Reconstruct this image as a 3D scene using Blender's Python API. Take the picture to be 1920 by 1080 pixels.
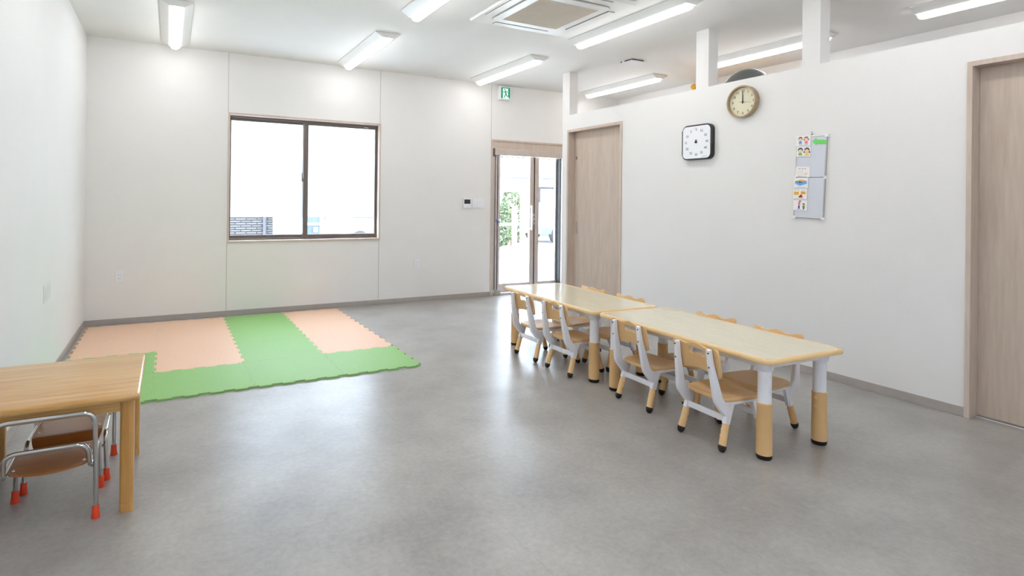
import bpy, bmesh, math, random
from mathutils import Vector, Matrix

random.seed(7)
S = bpy.context.scene
C = S.collection
for o in list(bpy.data.objects):
    bpy.data.objects.remove(o)

# ------------------------------------------------------------------ camera
F_PX, CX, CY = 1047.595, 839.977, 375.907
YAW, PIT, ROL = 0.4633, 0.0011, 0.0113
cam_data = bpy.data.cameras.new('camera')
cam = bpy.data.objects.new('camera', cam_data)
C.objects.link(cam)
cam_data.sensor_width = 36.0
cam_data.sensor_fit = 'HORIZONTAL'
cam_data.lens = F_PX / 1920 * 36
cam_data.shift_x = (960 - CX) / 1920
cam_data.shift_y = -(540 - CY) / 1920
cam_data.clip_start = 0.05
cam_data.clip_end = 200
fw = Vector((math.sin(YAW) * math.cos(PIT), math.cos(YAW) * math.cos(PIT), math.sin(PIT)))
rt = Vector((math.cos(YAW), -math.sin(YAW), 0))
up = rt.cross(fw)
r2 = math.cos(ROL) * rt + math.sin(ROL) * up
u2 = -math.sin(ROL) * rt + math.cos(ROL) * up
m = Matrix((r2, u2, -fw)).transposed().to_4x4()
m.translation = Vector((0.7211, -6.3624, 1.2489))
cam.matrix_world = m
S.camera = cam

# ------------------------------------------------------------------ world, sun, exposure
EXPOSURE = 0.06
LAMP = 16.0
SKY = 16.0
SUN = 10.0
w = bpy.data.worlds.new('sky')
S.world = w
w.use_nodes = True
bg = w.node_tree.nodes['Background']
bg.inputs[0].default_value = (0.70, 0.84, 1.0, 1)
bg.inputs[1].default_value = SKY
sd = bpy.data.lights.new('sun', 'SUN')
sd.energy = SUN
sd.angle = 0.01
sd.color = (1.0, 0.95, 0.88)
sun = bpy.data.objects.new('sun', sd)
C.objects.link(sun)
sun.rotation_euler = Vector((0.75, 0.42, -0.85)).to_track_quat('-Z', 'Y').to_euler()
sun.location = (-6, -4, 12)
S.view_settings.view_transform = 'Standard'
S.view_settings.look = 'None'
S.view_settings.exposure = EXPOSURE
S.view_settings.gamma = 1
S.view_settings.use_curve_mapping = False


# ------------------------------------------------------------------ materials
def lin(c):
    c = c / 255
    return c / 12.92 if c <= 0.04045 else ((c + 0.055) / 1.055) ** 2.4


def rgb(r, g, b):
    return (lin(r), lin(g), lin(b), 1)


def mat(name, col, rough=0.5, metal=0.0, var=0.04, scale=20.0, bump=0.0, bscale=200.0, coat=0.0, spec=0.5):
    """plain procedural material: base colour with a slight noise variation and optional fine relief"""
    m = bpy.data.materials.new(name)
    m.use_nodes = True
    nt = m.node_tree
    b = nt.nodes['Principled BSDF']
    b.inputs['Roughness'].default_value = rough
    b.inputs['Metallic'].default_value = metal
    b.inputs['Specular IOR Level'].default_value = spec
    if coat:
        b.inputs['Coat Weight'].default_value = coat
        b.inputs['Coat Roughness'].default_value = 0.15
    tc = nt.nodes.new('ShaderNodeTexCoord')
    n = nt.nodes.new('ShaderNodeTexNoise')
    n.inputs['Scale'].default_value = scale
    n.inputs['Detail'].default_value = 3
    nt.links.new(tc.outputs['Object'], n.inputs['Vector'])
    r = nt.nodes.new('ShaderNodeValToRGB')
    lo = [max(0, c * (1 - var)) for c in col[:3]] + [1]
    hi = [min(1, c * (1 + var)) for c in col[:3]] + [1]
    r.color_ramp.elements[0].position = 0.3
    r.color_ramp.elements[1].position = 0.7
    r.color_ramp.elements[0].color = lo
    r.color_ramp.elements[1].color = hi
    nt.links.new(n.outputs['Fac'], r.inputs['Fac'])
    nt.links.new(r.outputs['Color'], b.inputs['Base Color'])
    if bump:
        n2 = nt.nodes.new('ShaderNodeTexNoise')
        n2.inputs['Scale'].default_value = bscale
        n2.inputs['Detail'].default_value = 2
        nt.links.new(tc.outputs['Object'], n2.inputs['Vector'])
        bp = nt.nodes.new('ShaderNodeBump')
        bp.inputs['Strength'].default_value = bump
        bp.inputs['Distance'].default_value = 0.002
        nt.links.new(n2.outputs['Fac'], bp.inputs['Height'])
        nt.links.new(bp.outputs['Normal'], b.inputs['Normal'])
    return m


def wood(name, c1, c2, stretch, rough=0.35, coat=0.0, scale=1.0, dist=1.5, fine=0.5):
    """grain: noise stretched along one axis; stretch = mapping scale per axis"""
    m = bpy.data.materials.new(name)
    m.use_nodes = True
    nt = m.node_tree
    b = nt.nodes['Principled BSDF']
    b.inputs['Roughness'].default_value = rough
    if coat:
        b.inputs['Coat Weight'].default_value = coat
        b.inputs['Coat Roughness'].default_value = 0.1
    tc = nt.nodes.new('ShaderNodeTexCoord')
    mp = nt.nodes.new('ShaderNodeMapping')
    mp.inputs['Scale'].default_value = [s * scale for s in stretch]
    nt.links.new(tc.outputs['Object'], mp.inputs['Vector'])
    n = nt.nodes.new('ShaderNodeTexNoise')
    n.inputs['Scale'].default_value = 1.0
    n.inputs['Detail'].default_value = 5
    n.inputs['Distortion'].default_value = dist
    nt.links.new(mp.outputs['Vector'], n.inputs['Vector'])
    n2 = nt.nodes.new('ShaderNodeTexNoise')
    n2.inputs['Scale'].default_value = 7.0
    n2.inputs['Detail'].default_value = 4
    nt.links.new(mp.outputs['Vector'], n2.inputs['Vector'])
    mx = nt.nodes.new('ShaderNodeMix')
    mx.data_type = 'FLOAT'
    mx.inputs[0].default_value = fine
    nt.links.new(n.outputs['Fac'], mx.inputs[2])
    nt.links.new(n2.outputs['Fac'], mx.inputs[3])
    r = nt.nodes.new('ShaderNodeValToRGB')
    r.color_ramp.elements[0].position = 0.35
    r.color_ramp.elements[1].position = 0.65
    r.color_ramp.elements[0].color = c1
    r.color_ramp.elements[1].color = c2
    nt.links.new(mx.outputs[0], r.inputs['Fac'])
    nt.links.new(r.outputs['Color'], b.inputs['Base Color'])
    return m


def emit(name, col, strength):
    m = bpy.data.materials.new(name)
    m.use_nodes = True
    nt = m.node_tree
    nt.nodes.remove(nt.nodes['Principled BSDF'])
    e = nt.nodes.new('ShaderNodeEmission')
    e.inputs[0].default_value = col
    e.inputs[1].default_value = strength
    nt.links.new(e.outputs[0], nt.nodes['Material Output'].inputs[0])
    return m


def glass_mat(name, tint=(1, 1, 1, 1), refl=0.06):
    m = bpy.data.materials.new(name)
    m.use_nodes = True
    nt = m.node_tree
    nt.nodes.remove(nt.nodes['Principled BSDF'])
    t = nt.nodes.new('ShaderNodeBsdfTransparent')
    t.inputs[0].default_value = tint
    g = nt.nodes.new('ShaderNodeBsdfGlossy')
    g.inputs['Roughness'].default_value = 0.02
    mx = nt.nodes.new('ShaderNodeMixShader')
    mx.inputs[0].default_value = refl
    nt.links.new(t.outputs[0], mx.inputs[1])
    nt.links.new(g.outputs[0], mx.inputs[2])
    nt.links.new(mx.outputs[0], nt.nodes['Material Output'].inputs[0])
    return m


def film_mat(name):
    m = bpy.data.materials.new(name)
    m.use_nodes = True
    nt = m.node_tree
    nt.nodes.remove(nt.nodes['Principled BSDF'])
    t = nt.nodes.new('ShaderNodeBsdfTranslucent')
    t.inputs[0].default_value = (0.93, 0.95, 0.97, 1)
    d = nt.nodes.new('ShaderNodeBsdfDiffuse')
    d.inputs[0].default_value = (0.9, 0.9, 0.9, 1)
    mx = nt.nodes.new('ShaderNodeMixShader')
    mx.inputs[0].default_value = 0.3
    nt.links.new(t.outputs[0], mx.inputs[1])
    nt.links.new(d.outputs[0], mx.inputs[2])
    nt.links.new(mx.outputs[0], nt.nodes['Material Output'].inputs[0])
    return m


def floor_mat():
    m = bpy.data.materials.new('vinyl_floor')
    m.use_nodes = True
    nt = m.node_tree
    N = nt.nodes.new
    L = nt.links.new
    b = nt.nodes['Principled BSDF']
    tc = N('ShaderNodeTexCoord')
    n1 = N('ShaderNodeTexNoise')
    n1.inputs['Scale'].default_value = 2.2
    n1.inputs['Detail'].default_value = 8
    n1.inputs['Roughness'].default_value = 0.62
    L(tc.outputs['Object'], n1.inputs['Vector'])
    n2 = N('ShaderNodeTexNoise')
    n2.inputs['Scale'].default_value = 38
    n2.inputs['Detail'].default_value = 6
    n2.inputs['Roughness'].default_value = 0.7
    L(tc.outputs['Object'], n2.inputs['Vector'])
    r1 = N('ShaderNodeValToRGB')
    r1.color_ramp.elements[0].position = 0.33
    r1.color_ramp.elements[1].position = 0.68
    r1.color_ramp.elements[0].color = rgb(151, 147, 143)
    r1.color_ramp.elements[1].color = rgb(176, 173, 168)
    L(n1.outputs['Fac'], r1.inputs['Fac'])
    r2 = N('ShaderNodeValToRGB')
    r2.color_ramp.elements[0].position = 0.35
    r2.color_ramp.elements[1].position = 0.68
    r2.color_ramp.elements[0].color = (0.87, 0.87, 0.87, 1)
    r2.color_ramp.elements[1].color = (1.07, 1.07, 1.07, 1)
    L(n2.outputs['Fac'], r2.inputs['Fac'])
    mx = N('ShaderNodeMix')
    mx.data_type = 'RGBA'
    mx.blend_type = 'MULTIPLY'
    mx.inputs[0].default_value = 1
    L(r1.outputs[0], mx.inputs[6])
    L(r2.outputs[0], mx.inputs[7])
    # butt joint between two sheets of vinyl every 1.82 m
    sx = N('ShaderNodeSeparateXYZ')
    L(tc.outputs['Object'], sx.inputs[0])
    a = N('ShaderNodeMath'); a.operation = 'SUBTRACT'; a.inputs[1].default_value = 1.885 - 1.82 * 3
    L(sx.outputs[0], a.inputs[0])
    md = N('ShaderNodeMath'); md.operation = 'MODULO'; md.inputs[1].default_value = 1.82
    L(a.outputs[0], md.inputs[0])
    lt = N('ShaderNodeMath'); lt.operation = 'LESS_THAN'; lt.inputs[1].default_value = 0.0016
    L(md.outputs[0], lt.inputs[0])
    mul = N('ShaderNodeMath'); mul.operation = 'MULTIPLY'; mul.inputs[1].default_value = 0.3
    L(lt.outputs[0], mul.inputs[0])
    m2 = N('ShaderNodeMix'); m2.data_type = 'RGBA'
    L(mul.outputs[0], m2.inputs[0])
    L(mx.outputs[2], m2.inputs[6])
    m2.inputs[7].default_value = rgb(80, 78, 76)
    L(m2.outputs[2], b.inputs['Base Color'])
    rr = N('ShaderNodeMapRange')
    rr.inputs[3].default_value = 0.25
    rr.inputs[4].default_value = 0.36
    L(n2.outputs['Fac'], rr.inputs[0])
    L(rr.outputs[0], b.inputs['Roughness'])
    b.inputs['Specular IOR Level'].default_value = 0.58
    bp = N('ShaderNodeBump')
    bp.inputs['Strength'].default_value = 0.06
    bp.inputs['Distance'].default_value = 0.002
    L(n2.outputs['Fac'], bp.inputs['Height'])
    L(bp.outputs[0], b.inputs['Normal'])
    return m


def brick_mat(name, c1, c2, mortar):
    m = bpy.data.materials.new(name)
    m.use_nodes = True
    nt = m.node_tree
    b = nt.nodes['Principled BSDF']
    b.inputs['Roughness'].default_value = 0.8
    tc = nt.nodes.new('ShaderNodeTexCoord')
    mp = nt.nodes.new('ShaderNodeMapping')
    mp.inputs['Rotation'].default_value = (math.pi / 2, 0, 0)
    nt.links.new(tc.outputs['Object'], mp.inputs['Vector'])
    k = nt.nodes.new('ShaderNodeTexBrick')
    k.inputs['Color1'].default_value = c1
    k.inputs['Color2'].default_value = c2
    k.inputs['Mortar'].default_value = mortar
    k.inputs['Scale'].default_value = 1.0
    k.inputs['Brick Width'].default_value = 0.32
    k.inputs['Row Height'].default_value = 0.072
    k.inputs['Mortar Size'].default_value = 0.017
    nt.links.new(mp.outputs['Vector'], k.inputs['Vector'])
    nt.links.new(k.outputs['Color'], b.inputs['Base Color'])
    return m


M = {}
M['wall'] = mat('wallpaper', rgb(234, 232, 230), 0.75, var=0.01, scale=3, bump=0.35, bscale=160)
M['wall_left'] = mat('wallpaper_side', rgb(228, 228, 228), 0.75, var=0.01, scale=3, bump=0.35, bscale=160)
M['ceiling'] = mat('ceiling_paper', rgb(238, 237, 235), 0.8, var=0.01, scale=3, bump=0.2, bscale=200)
M['floor'] = floor_mat()
M['joint'] = mat('joint_strip', rgb(206, 202, 197), 0.6, var=0.01)
M['base'] = mat('baseboard_vinyl', rgb(172, 164, 158), 0.5, var=0.03)
M['doorwood'] = wood('door_wood', rgb(190, 171, 155), rgb(206, 190, 175), (5, 5, 0.5), 0.5, scale=1.3, dist=1.0)
M['casing'] = wood('casing_wood', rgb(196, 178, 164), rgb(210, 194, 180), (6, 6, 0.8), 0.5)
M['sash'] = mat('dark_bronze_aluminium', rgb(112, 102, 96), 0.4, metal=0.2)
M['alu'] = mat('door_aluminium', rgb(206, 198, 196), 0.35, metal=0.35)
M['alu_light'] = mat('light_aluminium', rgb(200, 192, 186), 0.4, metal=0.3)
M['black'] = mat('black_rubber', rgb(26, 25, 25), 0.6)
M['chrome'] = mat('chrome_tube', rgb(205, 205, 205), 0.12, metal=1.0, var=0.02)
M['steel'] = mat('brushed_steel', rgb(190, 190, 188), 0.3, metal=0.9)
M['white_plastic'] = mat('white_plastic', rgb(236, 236, 240), 0.35, var=0.01)
M['white_frame'] = mat('white_nylon', rgb(240, 240, 246), 0.38, var=0.015)
M['grey_plastic'] = mat('grey_plastic', rgb(168, 165, 160), 0.5)
M['tan'] = mat('tan_plastic', rgb(230, 188, 132), 0.42, var=0.02)
M['tan_edge'] = mat('tan_edge', rgb(234, 200, 146), 0.35, var=0.02)
M['laminate'] = wood('maple_laminate', rgb(219, 208, 178), rgb(229, 220, 193), (14, 1.6, 10), 0.12, coat=0.3, scale=2.0)
M['pine'] = wood('varnished_pine', rgb(190, 138, 70), rgb(220, 178, 112), (1.2, 22, 22), 0.28, coat=0.4, scale=1.2, dist=0.6, fine=0.35)
M['pine_v'] = wood('varnished_pine_leg', rgb(188, 134, 66), rgb(212, 162, 92), (22, 22, 1.2), 0.28, coat=0.4, scale=1.2, dist=0.6, fine=0.35)
M['ply'] = wood('plywood_seat', rgb(142, 84, 36), rgb(162, 102, 48), (2, 26, 26), 0.3, coat=0.3, scale=1.0, dist=0.4)
M['orange'] = mat('orange_rubber', rgb(232, 72, 36), 0.5)
M['peach'] = mat('peach_foam', rgb(232, 192, 162), 0.5, var=0.03, scale=60, bump=0.25, bscale=900)
M['green'] = mat('green_foam', rgb(140, 188, 110), 0.5, var=0.03, scale=60, bump=0.25, bscale=900)
M['tube'] = emit('led_diffuser', (1.0, 0.985, 0.975, 1), LAMP)
M['lampbody'] = mat('lamp_white', rgb(240, 240, 238), 0.3, var=0.005)
M['grille'] = mat('filter_mesh', rgb(218, 207, 193), 0.8, var=0.06, scale=90, bump=0.3, bscale=600)
M['slot'] = mat('dark_slot', rgb(70, 70, 70), 0.7)
M['glass'] = glass_mat('clear_glass')
M['film'] = film_mat('frosted_film')
M['exit_green'] = emit('exit_green', rgb(20, 180, 120), 0.75)
M['exit_white'] = emit('exit_white', (0.9, 1.0, 0.97, 1), 0.95)
M['screen'] = mat('dark_screen', rgb(60, 60, 66), 0.2)
M['clock_rim'] = wood('clock_rim', rgb(160, 138, 108), rgb(178, 156, 124), (20, 20, 4), 0.4)
M['clock_face'] = mat('clock_face', rgb(222, 216, 188), 0.5, var=0.01)
M['ink'] = mat('dark_ink', rgb(52, 50, 50), 0.6)
M['timer_black'] = mat('timer_black', rgb(40, 41, 45), 0.45)
M['timer_face'] = mat('timer_face', rgb(240, 241, 245), 0.4, var=0.01)
M['board'] = mat('whiteboard', rgb(214, 217, 226), 0.25, var=0.01)
M['paper'] = mat('paper', rgb(242, 240, 238), 0.6, var=0.01)
M['arrow'] = mat('green_magnet', rgb(112, 212, 104), 0.5)
M['ball'] = mat('grey_vinyl', rgb(112, 116, 116), 0.4)
M['yellow'] = mat('yellow_cloth', rgb(240, 184, 66), 0.8)
M['blue_tape'] = mat('blue_ribbon', rgb(70, 140, 215), 0.5)
for nm, c in dict(skin=(246, 214, 188), hair=(64, 48, 42), hair_red=(150, 82, 74), blue=(92, 160, 222), pink=(238, 130, 140),
                  lime=(110, 190, 90), yellow2=(240, 206, 70), box_blue=(104, 172, 232), red=(206, 62, 46), ochre=(234, 178, 60),
                  brown=(150, 96, 66), navy=(70, 84, 140), grey=(190, 190, 190), teal=(120, 150, 90)).items():
    M['p_' + nm] = mat('print_' + nm, rgb(*c), 0.6, var=0.01)


# ------------------------------------------------------------------ mesh helpers
class MB:
    def __init__(self):
        self.bm = bmesh.new()

    def box(self, x0, x1, y0, y1, z0, z1, bev=0.0, seg=2):
        b = bmesh.new()
        vs = [b.verts.new(p) for p in [(x0, y0, z0), (x1, y0, z0), (x1, y1, z0), (x0, y1, z0), (x0, y0, z1), (x1, y0, z1), (x1, y1, z1), (x0, y1, z1)]]
        for f in [(0, 3, 2, 1), (4, 5, 6, 7), (0, 1, 5, 4), (1, 2, 6, 5), (2, 3, 7, 6), (3, 0, 4, 7)]:
            b.faces.new([vs[i] for i in f])
        if bev:
            bmesh.ops.bevel(b, geom=b.edges[:], offset=bev, segments=seg, profile=0.5, affect='EDGES')
        self._join(b)
        return self

    def _join(self, b):
        me = bpy.data.meshes.new('tmp')
        b.to_mesh(me)
        b.free()
        self.bm.from_mesh(me)
        bpy.data.meshes.remove(me)

    def grid(self, rows, close_u=False, close_v=False):
        """rows: list of lists of points; quads between them"""
        V = [[self.bm.verts.new(p) for p in r] for r in rows]
        n = len(V)
        for i in range(n if close_v else n - 1):
            a, b = V[i], V[(i + 1) % n]
            k = len(a)
            for j in range(k if close_u else k - 1):
                self.bm.faces.new([a[j], a[(j + 1) % k], b[(j + 1) % k], b[j]])
        return V

    def tube(self, path, r, seg=12, cap=True):
        path = [Vector(p) for p in path]
        rs = r if isinstance(r, (list, tuple)) else [r] * len(path)
        t0 = (path[1] - path[0]).normalized()
        a = Vector((0, 0, 1)) if abs(t0.z) < 0.9 else Vector((1, 0, 0))
        nrm = (a - t0 * a.dot(t0)).normalized()
        rows = []
        for i, p in enumerate(path):
            if i == 0:
                t = t0
            elif i == len(path) - 1:
                t = (path[i] - path[i - 1]).normalized()
            else:
                t = ((path[i + 1] - p).normalized() + (p - path[i - 1]).normalized()).normalized()
            nrm = (nrm - t * nrm.dot(t)).normalized()
            bi = t.cross(nrm)
            rows.append([p + (nrm * math.cos(2 * math.pi * k / seg) + bi * math.sin(2 * math.pi * k / seg)) * rs[i] for k in range(seg)])
        V = self.grid(rows, close_u=True)
        if cap:
            self.bm.faces.new(V[0][::-1])
            self.bm.faces.new(V[-1])
        return self

    def lathe(self, prof, seg=24, origin=(0, 0, 0)):
        """prof: (r, z) pairs around the z axis; r=0 ends are closed with a fan"""
        ox, oy, oz = origin
        rows = []
        for r, z in prof:
            rr = max(r, 1e-5)
            rows.append([(ox + rr * math.cos(2 * math.pi * k / seg), oy + rr * math.sin(2 * math.pi * k / seg), oz + z) for k in range(seg)])
        V = self.grid(rows, close_u=True)
        self.bm.faces.new(V[0][::-1])
        self.bm.faces.new(V[-1])
        return self

    def prism(self, poly, z0, z1, bev=0.0):
        """poly: list of (x, y) extruded from z0 to z1"""
        b = bmesh.new()
        lo = [b.verts.new((x, y, z0)) for x, y in poly]
        hi = [b.verts.new((x, y, z1)) for x, y in poly]
        n = len(poly)
        b.faces.new(lo[::-1])
        top = b.faces.new(hi)
        for i in range(n):
            b.faces.new([lo[i], lo[(i + 1) % n], hi[(i + 1) % n], hi[i]])
        if bev:
            bmesh.ops.bevel(b, geom=list(top.edges), offset=bev, segments=1, profile=0.5, affect='EDGES')
        self._join(b)
        return self

    def xform(self, mtx):
        self.bm.transform(mtx)
        return self

    def mesh(self, name, smooth=None):
        bm = self.bm
        bmesh.ops.recalc_face_normals(bm, faces=bm.faces[:])
        me = bpy.data.meshes.new(name)
        bm.to_mesh(me)
        bm.free()
        if smooth:
            me.polygons.foreach_set('use_smooth', [True] * len(me.polygons))
            try:
                me.set_sharp_from_angle(angle=math.radians(smooth))
            except Exception:
                pass
        return me


def link(name, me, material, parent=None, label=None, loc=None, rot=None, mtx=None):
    if material is not None and len(me.materials) == 0:
        me.materials.append(material)
    o = bpy.data.objects.new(name, me)
    C.objects.link(o)
    if parent is not None:
        o.parent = parent
    if loc is not None:
        o.location = loc
    if rot is not None:
        o.rotation_euler = rot
    if mtx is not None:
        o.matrix_local = mtx
    if label:
        o['label'] = label
    return o


def add(name, mb, material, parent=None, smooth=None, **kw):
    return link(name, mb.mesh(name, smooth), material, parent, **kw)


def thing(name, label, cat, loc=(0, 0, 0), rz=0.0, group=None, mtx=None):
    o = bpy.data.objects.new(name, None)
    C.objects.link(o)
    o.empty_display_size = 0.05
    if mtx is not None:
        o.matrix_world = mtx
    else:
        o.location = loc
        o.rotation_euler = (0, 0, rz)
    o['label'] = label
    o['category'] = cat
    if group:
        o['group'] = group
    return o


def tag(o, label, cat, group=None):
    o['label'] = label
    o['category'] = cat
    if group:
        o['group'] = group
    return o


def struct(o, label=None):
    o['kind'] = 'structure'
    if label:
        o['label'] = label
    return o


def copy_tree(o, parent=None, loc=None, rz=None, label=None):
    c = o.copy()
    C.objects.link(c)
    c.parent = parent
    if loc is not None:
        c.location = loc
    if rz is not None:
        c.rotation_euler = (0, 0, rz)
    if label:
        c['label'] = label
    for ch in [x for x in bpy.data.objects if x.parent == o]:
        copy_tree(ch, c)
    return c


def fillet(pts, rad, n=6):
    """round the inner corners of a polyline"""
    pts = [Vector(p) for p in pts]
    rads = rad if isinstance(rad, (list, tuple)) else [rad] * len(pts)
    out = [pts[0]]
    for i in range(1, len(pts) - 1):
        p, a, b = pts[i], pts[i - 1], pts[i + 1]
        d1 = (a - p).normalized()
        d2 = (b - p).normalized()
        ang = d1.angle(d2)
        t = min(rads[i] / math.tan(ang / 2), (a - p).length * 0.49, (b - p).length * 0.49)
        s, e = p + d1 * t, p + d2 * t
        for k in range(n + 1):
            u = k / n
            out.append((1 - u) ** 2 * s + 2 * u * (1 - u) * p + u * u * e)
    out.append(pts[-1])
    return out


def rrect(w, h, r, n=5):
    """rounded rectangle outline centred on the origin"""
    out = []
    for cx, cy, a0 in [(w / 2 - r, h / 2 - r, 0), (-w / 2 + r, h / 2 - r, 90), (-w / 2 + r, -h / 2 + r, 180), (w / 2 - r, -h / 2 + r, 270)]:
        for k in range(n + 1):
            a = math.radians(a0 + 90 * k / n)
            out.append((cx + r * math.cos(a), cy + r * math.sin(a)))
    return out


def circle(r, n=24, cx=0, cy=0, ry=None):
    ry = ry or r
    return [(cx + r * math.cos(2 * math.pi * k / n), cy + ry * math.sin(2 * math.pi * k / n)) for k in range(n)]


_text_cache = {}


def text_mesh(s, size, depth=0.0006):
    key = (s, size, depth)
    if key in _text_cache:
        return _text_cache[key]
    cu = bpy.data.curves.new('glyph', 'FONT')
    cu.body = s
    cu.size = size
    cu.align_x = 'CENTER'
    cu.align_y = 'CENTER'
    cu.extrude = depth
    cu.resolution_u = 3
    o = bpy.data.objects.new('glyph', cu)
    C.objects.link(o)
    dg = bpy.context.evaluated_depsgraph_get()
    me = bpy.data.meshes.new_from_object(o.evaluated_get(dg))
    bpy.data.objects.remove(o)
    bpy.data.curves.remove(cu)
    _text_cache[key] = me
    return me


def frame_mtx(kind, loc):
    """local x = viewer's right, y = up, z = out of the wall"""
    X, Y, Z = {'right': ((0, -1, 0), (0, 0, 1), (-1, 0, 0)), 'back': ((1, 0, 0), (0, 0, 1), (0, -1, 0)), 'left': ((0, 1, 0), (0, 0, 1), (1, 0, 0))}[kind]
    m = Matrix((X, Y, Z)).transposed().to_4x4()
    m.translation = Vector(loc)
    return m


# ------------------------------------------------------------------ room shell
H = 2.801
XP, TP = 4.968, 0.12          # partition face and thickness
XR = 6.74                      # outer wall beyond the partition
YN = -8.6                      # wall behind the camera
HP = 2.285                     # partition height
T = 0.16
WX0, WX1, WZ0, WZ1 = 1.29, 2.975, 0.79, 2.155     # window opening
DX0, DX1, DZ1 = 4.55, 5.79, 2.06                   # glass door opening

struct(add('floor', MB().box(-T, XR + T, YN - T, T, -0.12, 0), M['floor']))
struct(add('ceiling', MB().box(-T, XR + T, YN - T, T + 0.5, H, H + 0.15), M['ceiling']))
struct(add('wall_left', MB().box(-T, 0, YN, 0, 0, H), M['wall_left']))
mb = MB()
mb.box(-T, WX0, 0, T, 0, H).box(WX0, WX1, 0, T, 0, WZ0).box(WX0, WX1, 0, T, WZ1, H).box(WX1, DX0, 0, T, 0, H).box(DX0, DX1, 0, T, DZ1, H).box(DX1, XR + T, 0, T, 0, H)
struct(add('wall_back', mb, M['wall']))
struct(add('wall_right', MB().box(XR, XR + T, YN, 0, 0, H), M['wall']))
VX0, VX1, VZ0, VZ1 = 1.3, 2.7, 0.9, 2.1            # added window behind the camera, for fill daylight
mb = MB().box(-T, VX0, YN - T, YN, 0, H).box(VX1, XR + T, YN - T, YN, 0, H).box(VX0, VX1, YN - T, YN, 0, VZ0).box(VX0, VX1, YN - T, YN, VZ1, H)
struct(add('wall_front', mb, M['wall']))

D2 = (-1.91, -1.065, 2.08)     # sliding door opening: y0, y1, top
D3 = (-5.66, -4.793, 2.08)
mb = MB()
FR = 0.026                     # width of the wooden door frames
mb.box(XP, XP + TP, D2[1] + FR, -0.94, 0, HP).box(XP, XP + TP, D2[0] - FR, D2[1] + FR, D2[2] + 0.03, HP).box(XP, XP + TP, D3[1] + FR, D2[0] - FR, 0, HP)
mb.box(XP, XP + TP, D3[0] - FR, D3[1] + FR, D3[2] + 0.03, HP).box(XP, XP + TP, YN, D3[0] - FR, 0, HP)
part = struct(add('wall_partition', mb, M['wall']))
for y0, y1 in [(-1.065, -0.935), (-2.975, -2.845), (-3.92, -3.79), (-5.83, -5.70), (-7.72, -7.59)]:
    add('post', MB().box(XP, XP + TP, y0, y1, HP, H), M['wall'], part)

# baseboards
HB = 0.058
bb = 0.007
struct(add('baseboard_left', MB().box(0, bb, YN, 0, 0, HB, 0.002), M['base']))
struct(add('baseboard_back', MB().box(bb, 4.53, -bb, 0, 0, HB, 0.002), M['base']))
mb = MB().box(XP - bb, XP, D3[1] + 0.022, D2[0] - 0.026, 0, HB, 0.002).box(XP - bb, XP, D2[1] + 0.027, -0.94, 0, HB, 0.002).box(XP - bb, XP, YN, D3[0] - 0.03, 0, HB, 0.002)
struct(add('baseboard_right', mb, M['base']))
# vertical joint strips between the boards of the back wall
for i, x in enumerate((1.2765, 2.979, 4.528)):
    mb = MB()
    segs = [(HB, WZ0 - 0.012), (WZ1 + 0.012, H)] if i < 2 else [(2.078, H)]
    for z0, z1 in segs:
        mb.box(x - 0.0045, x + 0.0045, -0.0025, 0, z0, z1, 0.001)
    struct(add('trim_%d' % (i + 1), mb, M['joint']))

# ------------------------------------------------------------------ window_1
win = struct(thing('window_1', 'two-pane sliding window with dark sashes and frosted film', 'window', (0, 0, 0)))
del win['category']
cz = 0.013
for nm, b in [('casing', (WX0 - cz, WX1 + cz, -0.01, 0.055, WZ1 - 0.008, WZ1 + cz)), ('casing', (WX0 - cz, WX1 + cz, -0.012, 0.055, WZ0 - cz, WZ0 + 0.008)),
              ('casing', (WX0 - cz, WX0 + 0.006, -0.01, 0.055, WZ0 + 0.008, WZ1 - 0.008)), ('casing', (WX1 - 0.006, WX1 + cz, -0.01, 0.055, WZ0 + 0.008, WZ1 - 0.008))]:
    add(nm, MB().box(*b, 0.002), M['casing'], win)
fx0, fx1, fz0, fz1 = WX0 + 0.006, WX1 - 0.006, WZ0 + 0.008, WZ1 - 0.008
mb = MB().box(fx0, fx1, 0.056, 0.13, fz1 - 0.022, fz1).box(fx0, fx1, 0.056, 0.13, fz0, fz0 + 0.02).box(fx0, fx0 + 0.008, 0.056, 0.13, fz0 + 0.02, fz1 - 0.022).box(fx1 - 0.008, fx1, 0.056, 0.13, fz0 + 0.02, fz1 - 0.022)
add('outer_frame', mb, M['sash'], win)
FILMZ = 1.05


def sash(x0, x1, y, sl, sr):
    z0, z1 = fz0 + 0.02, fz1 - 0.022
    s = add('sash', MB().box(x0, x0 + sl, y, y + 0.024, z0, z1, 0.002).box(x1 - sr, x1, y, y + 0.024, z0, z1, 0.002)
            .box(x0 + sl, x1 - sr, y, y + 0.024, z1 - 0.026, z1, 0.002).box(x0 + sl, x1 - sr, y, y + 0.024, z0, z0 + 0.034, 0.002), M['sash'], win)
    a = (x0 + sl - 0.003, x1 - sr + 0.003)
    add('pane', MB().box(a[0], a[1], y + 0.010, y + 0.014, z0 + 0.03, z1 - 0.022), M['glass'], s)
    add('frosted_film', MB().box(a[0], a[1], y + 0.0085, y + 0.0095, FILMZ, z1 - 0.022), M['film'], s, label='frosted film on the upper part of the pane')
    return s


s1 = sash(fx0 + 0.008, 2.135, 0.098, 0.014, 0.05)
s2 = sash(2.086, fx1 - 0.008, 0.064, 0.056, 0.022)
mb = MB().box(2.064, 2.088, 0.04, 0.066, 1.45, 1.49, 0.003).box(2.062, 2.074, 0.03, 0.048, 1.47, 1.55, 0.003)
add('crescent_lock', mb, M['sash'], win)
add('maker_label', MB().box(2.80, 2.85, 0.0622, 0.0632, 2.112, 2.118), M['white_plastic'], win)

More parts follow.
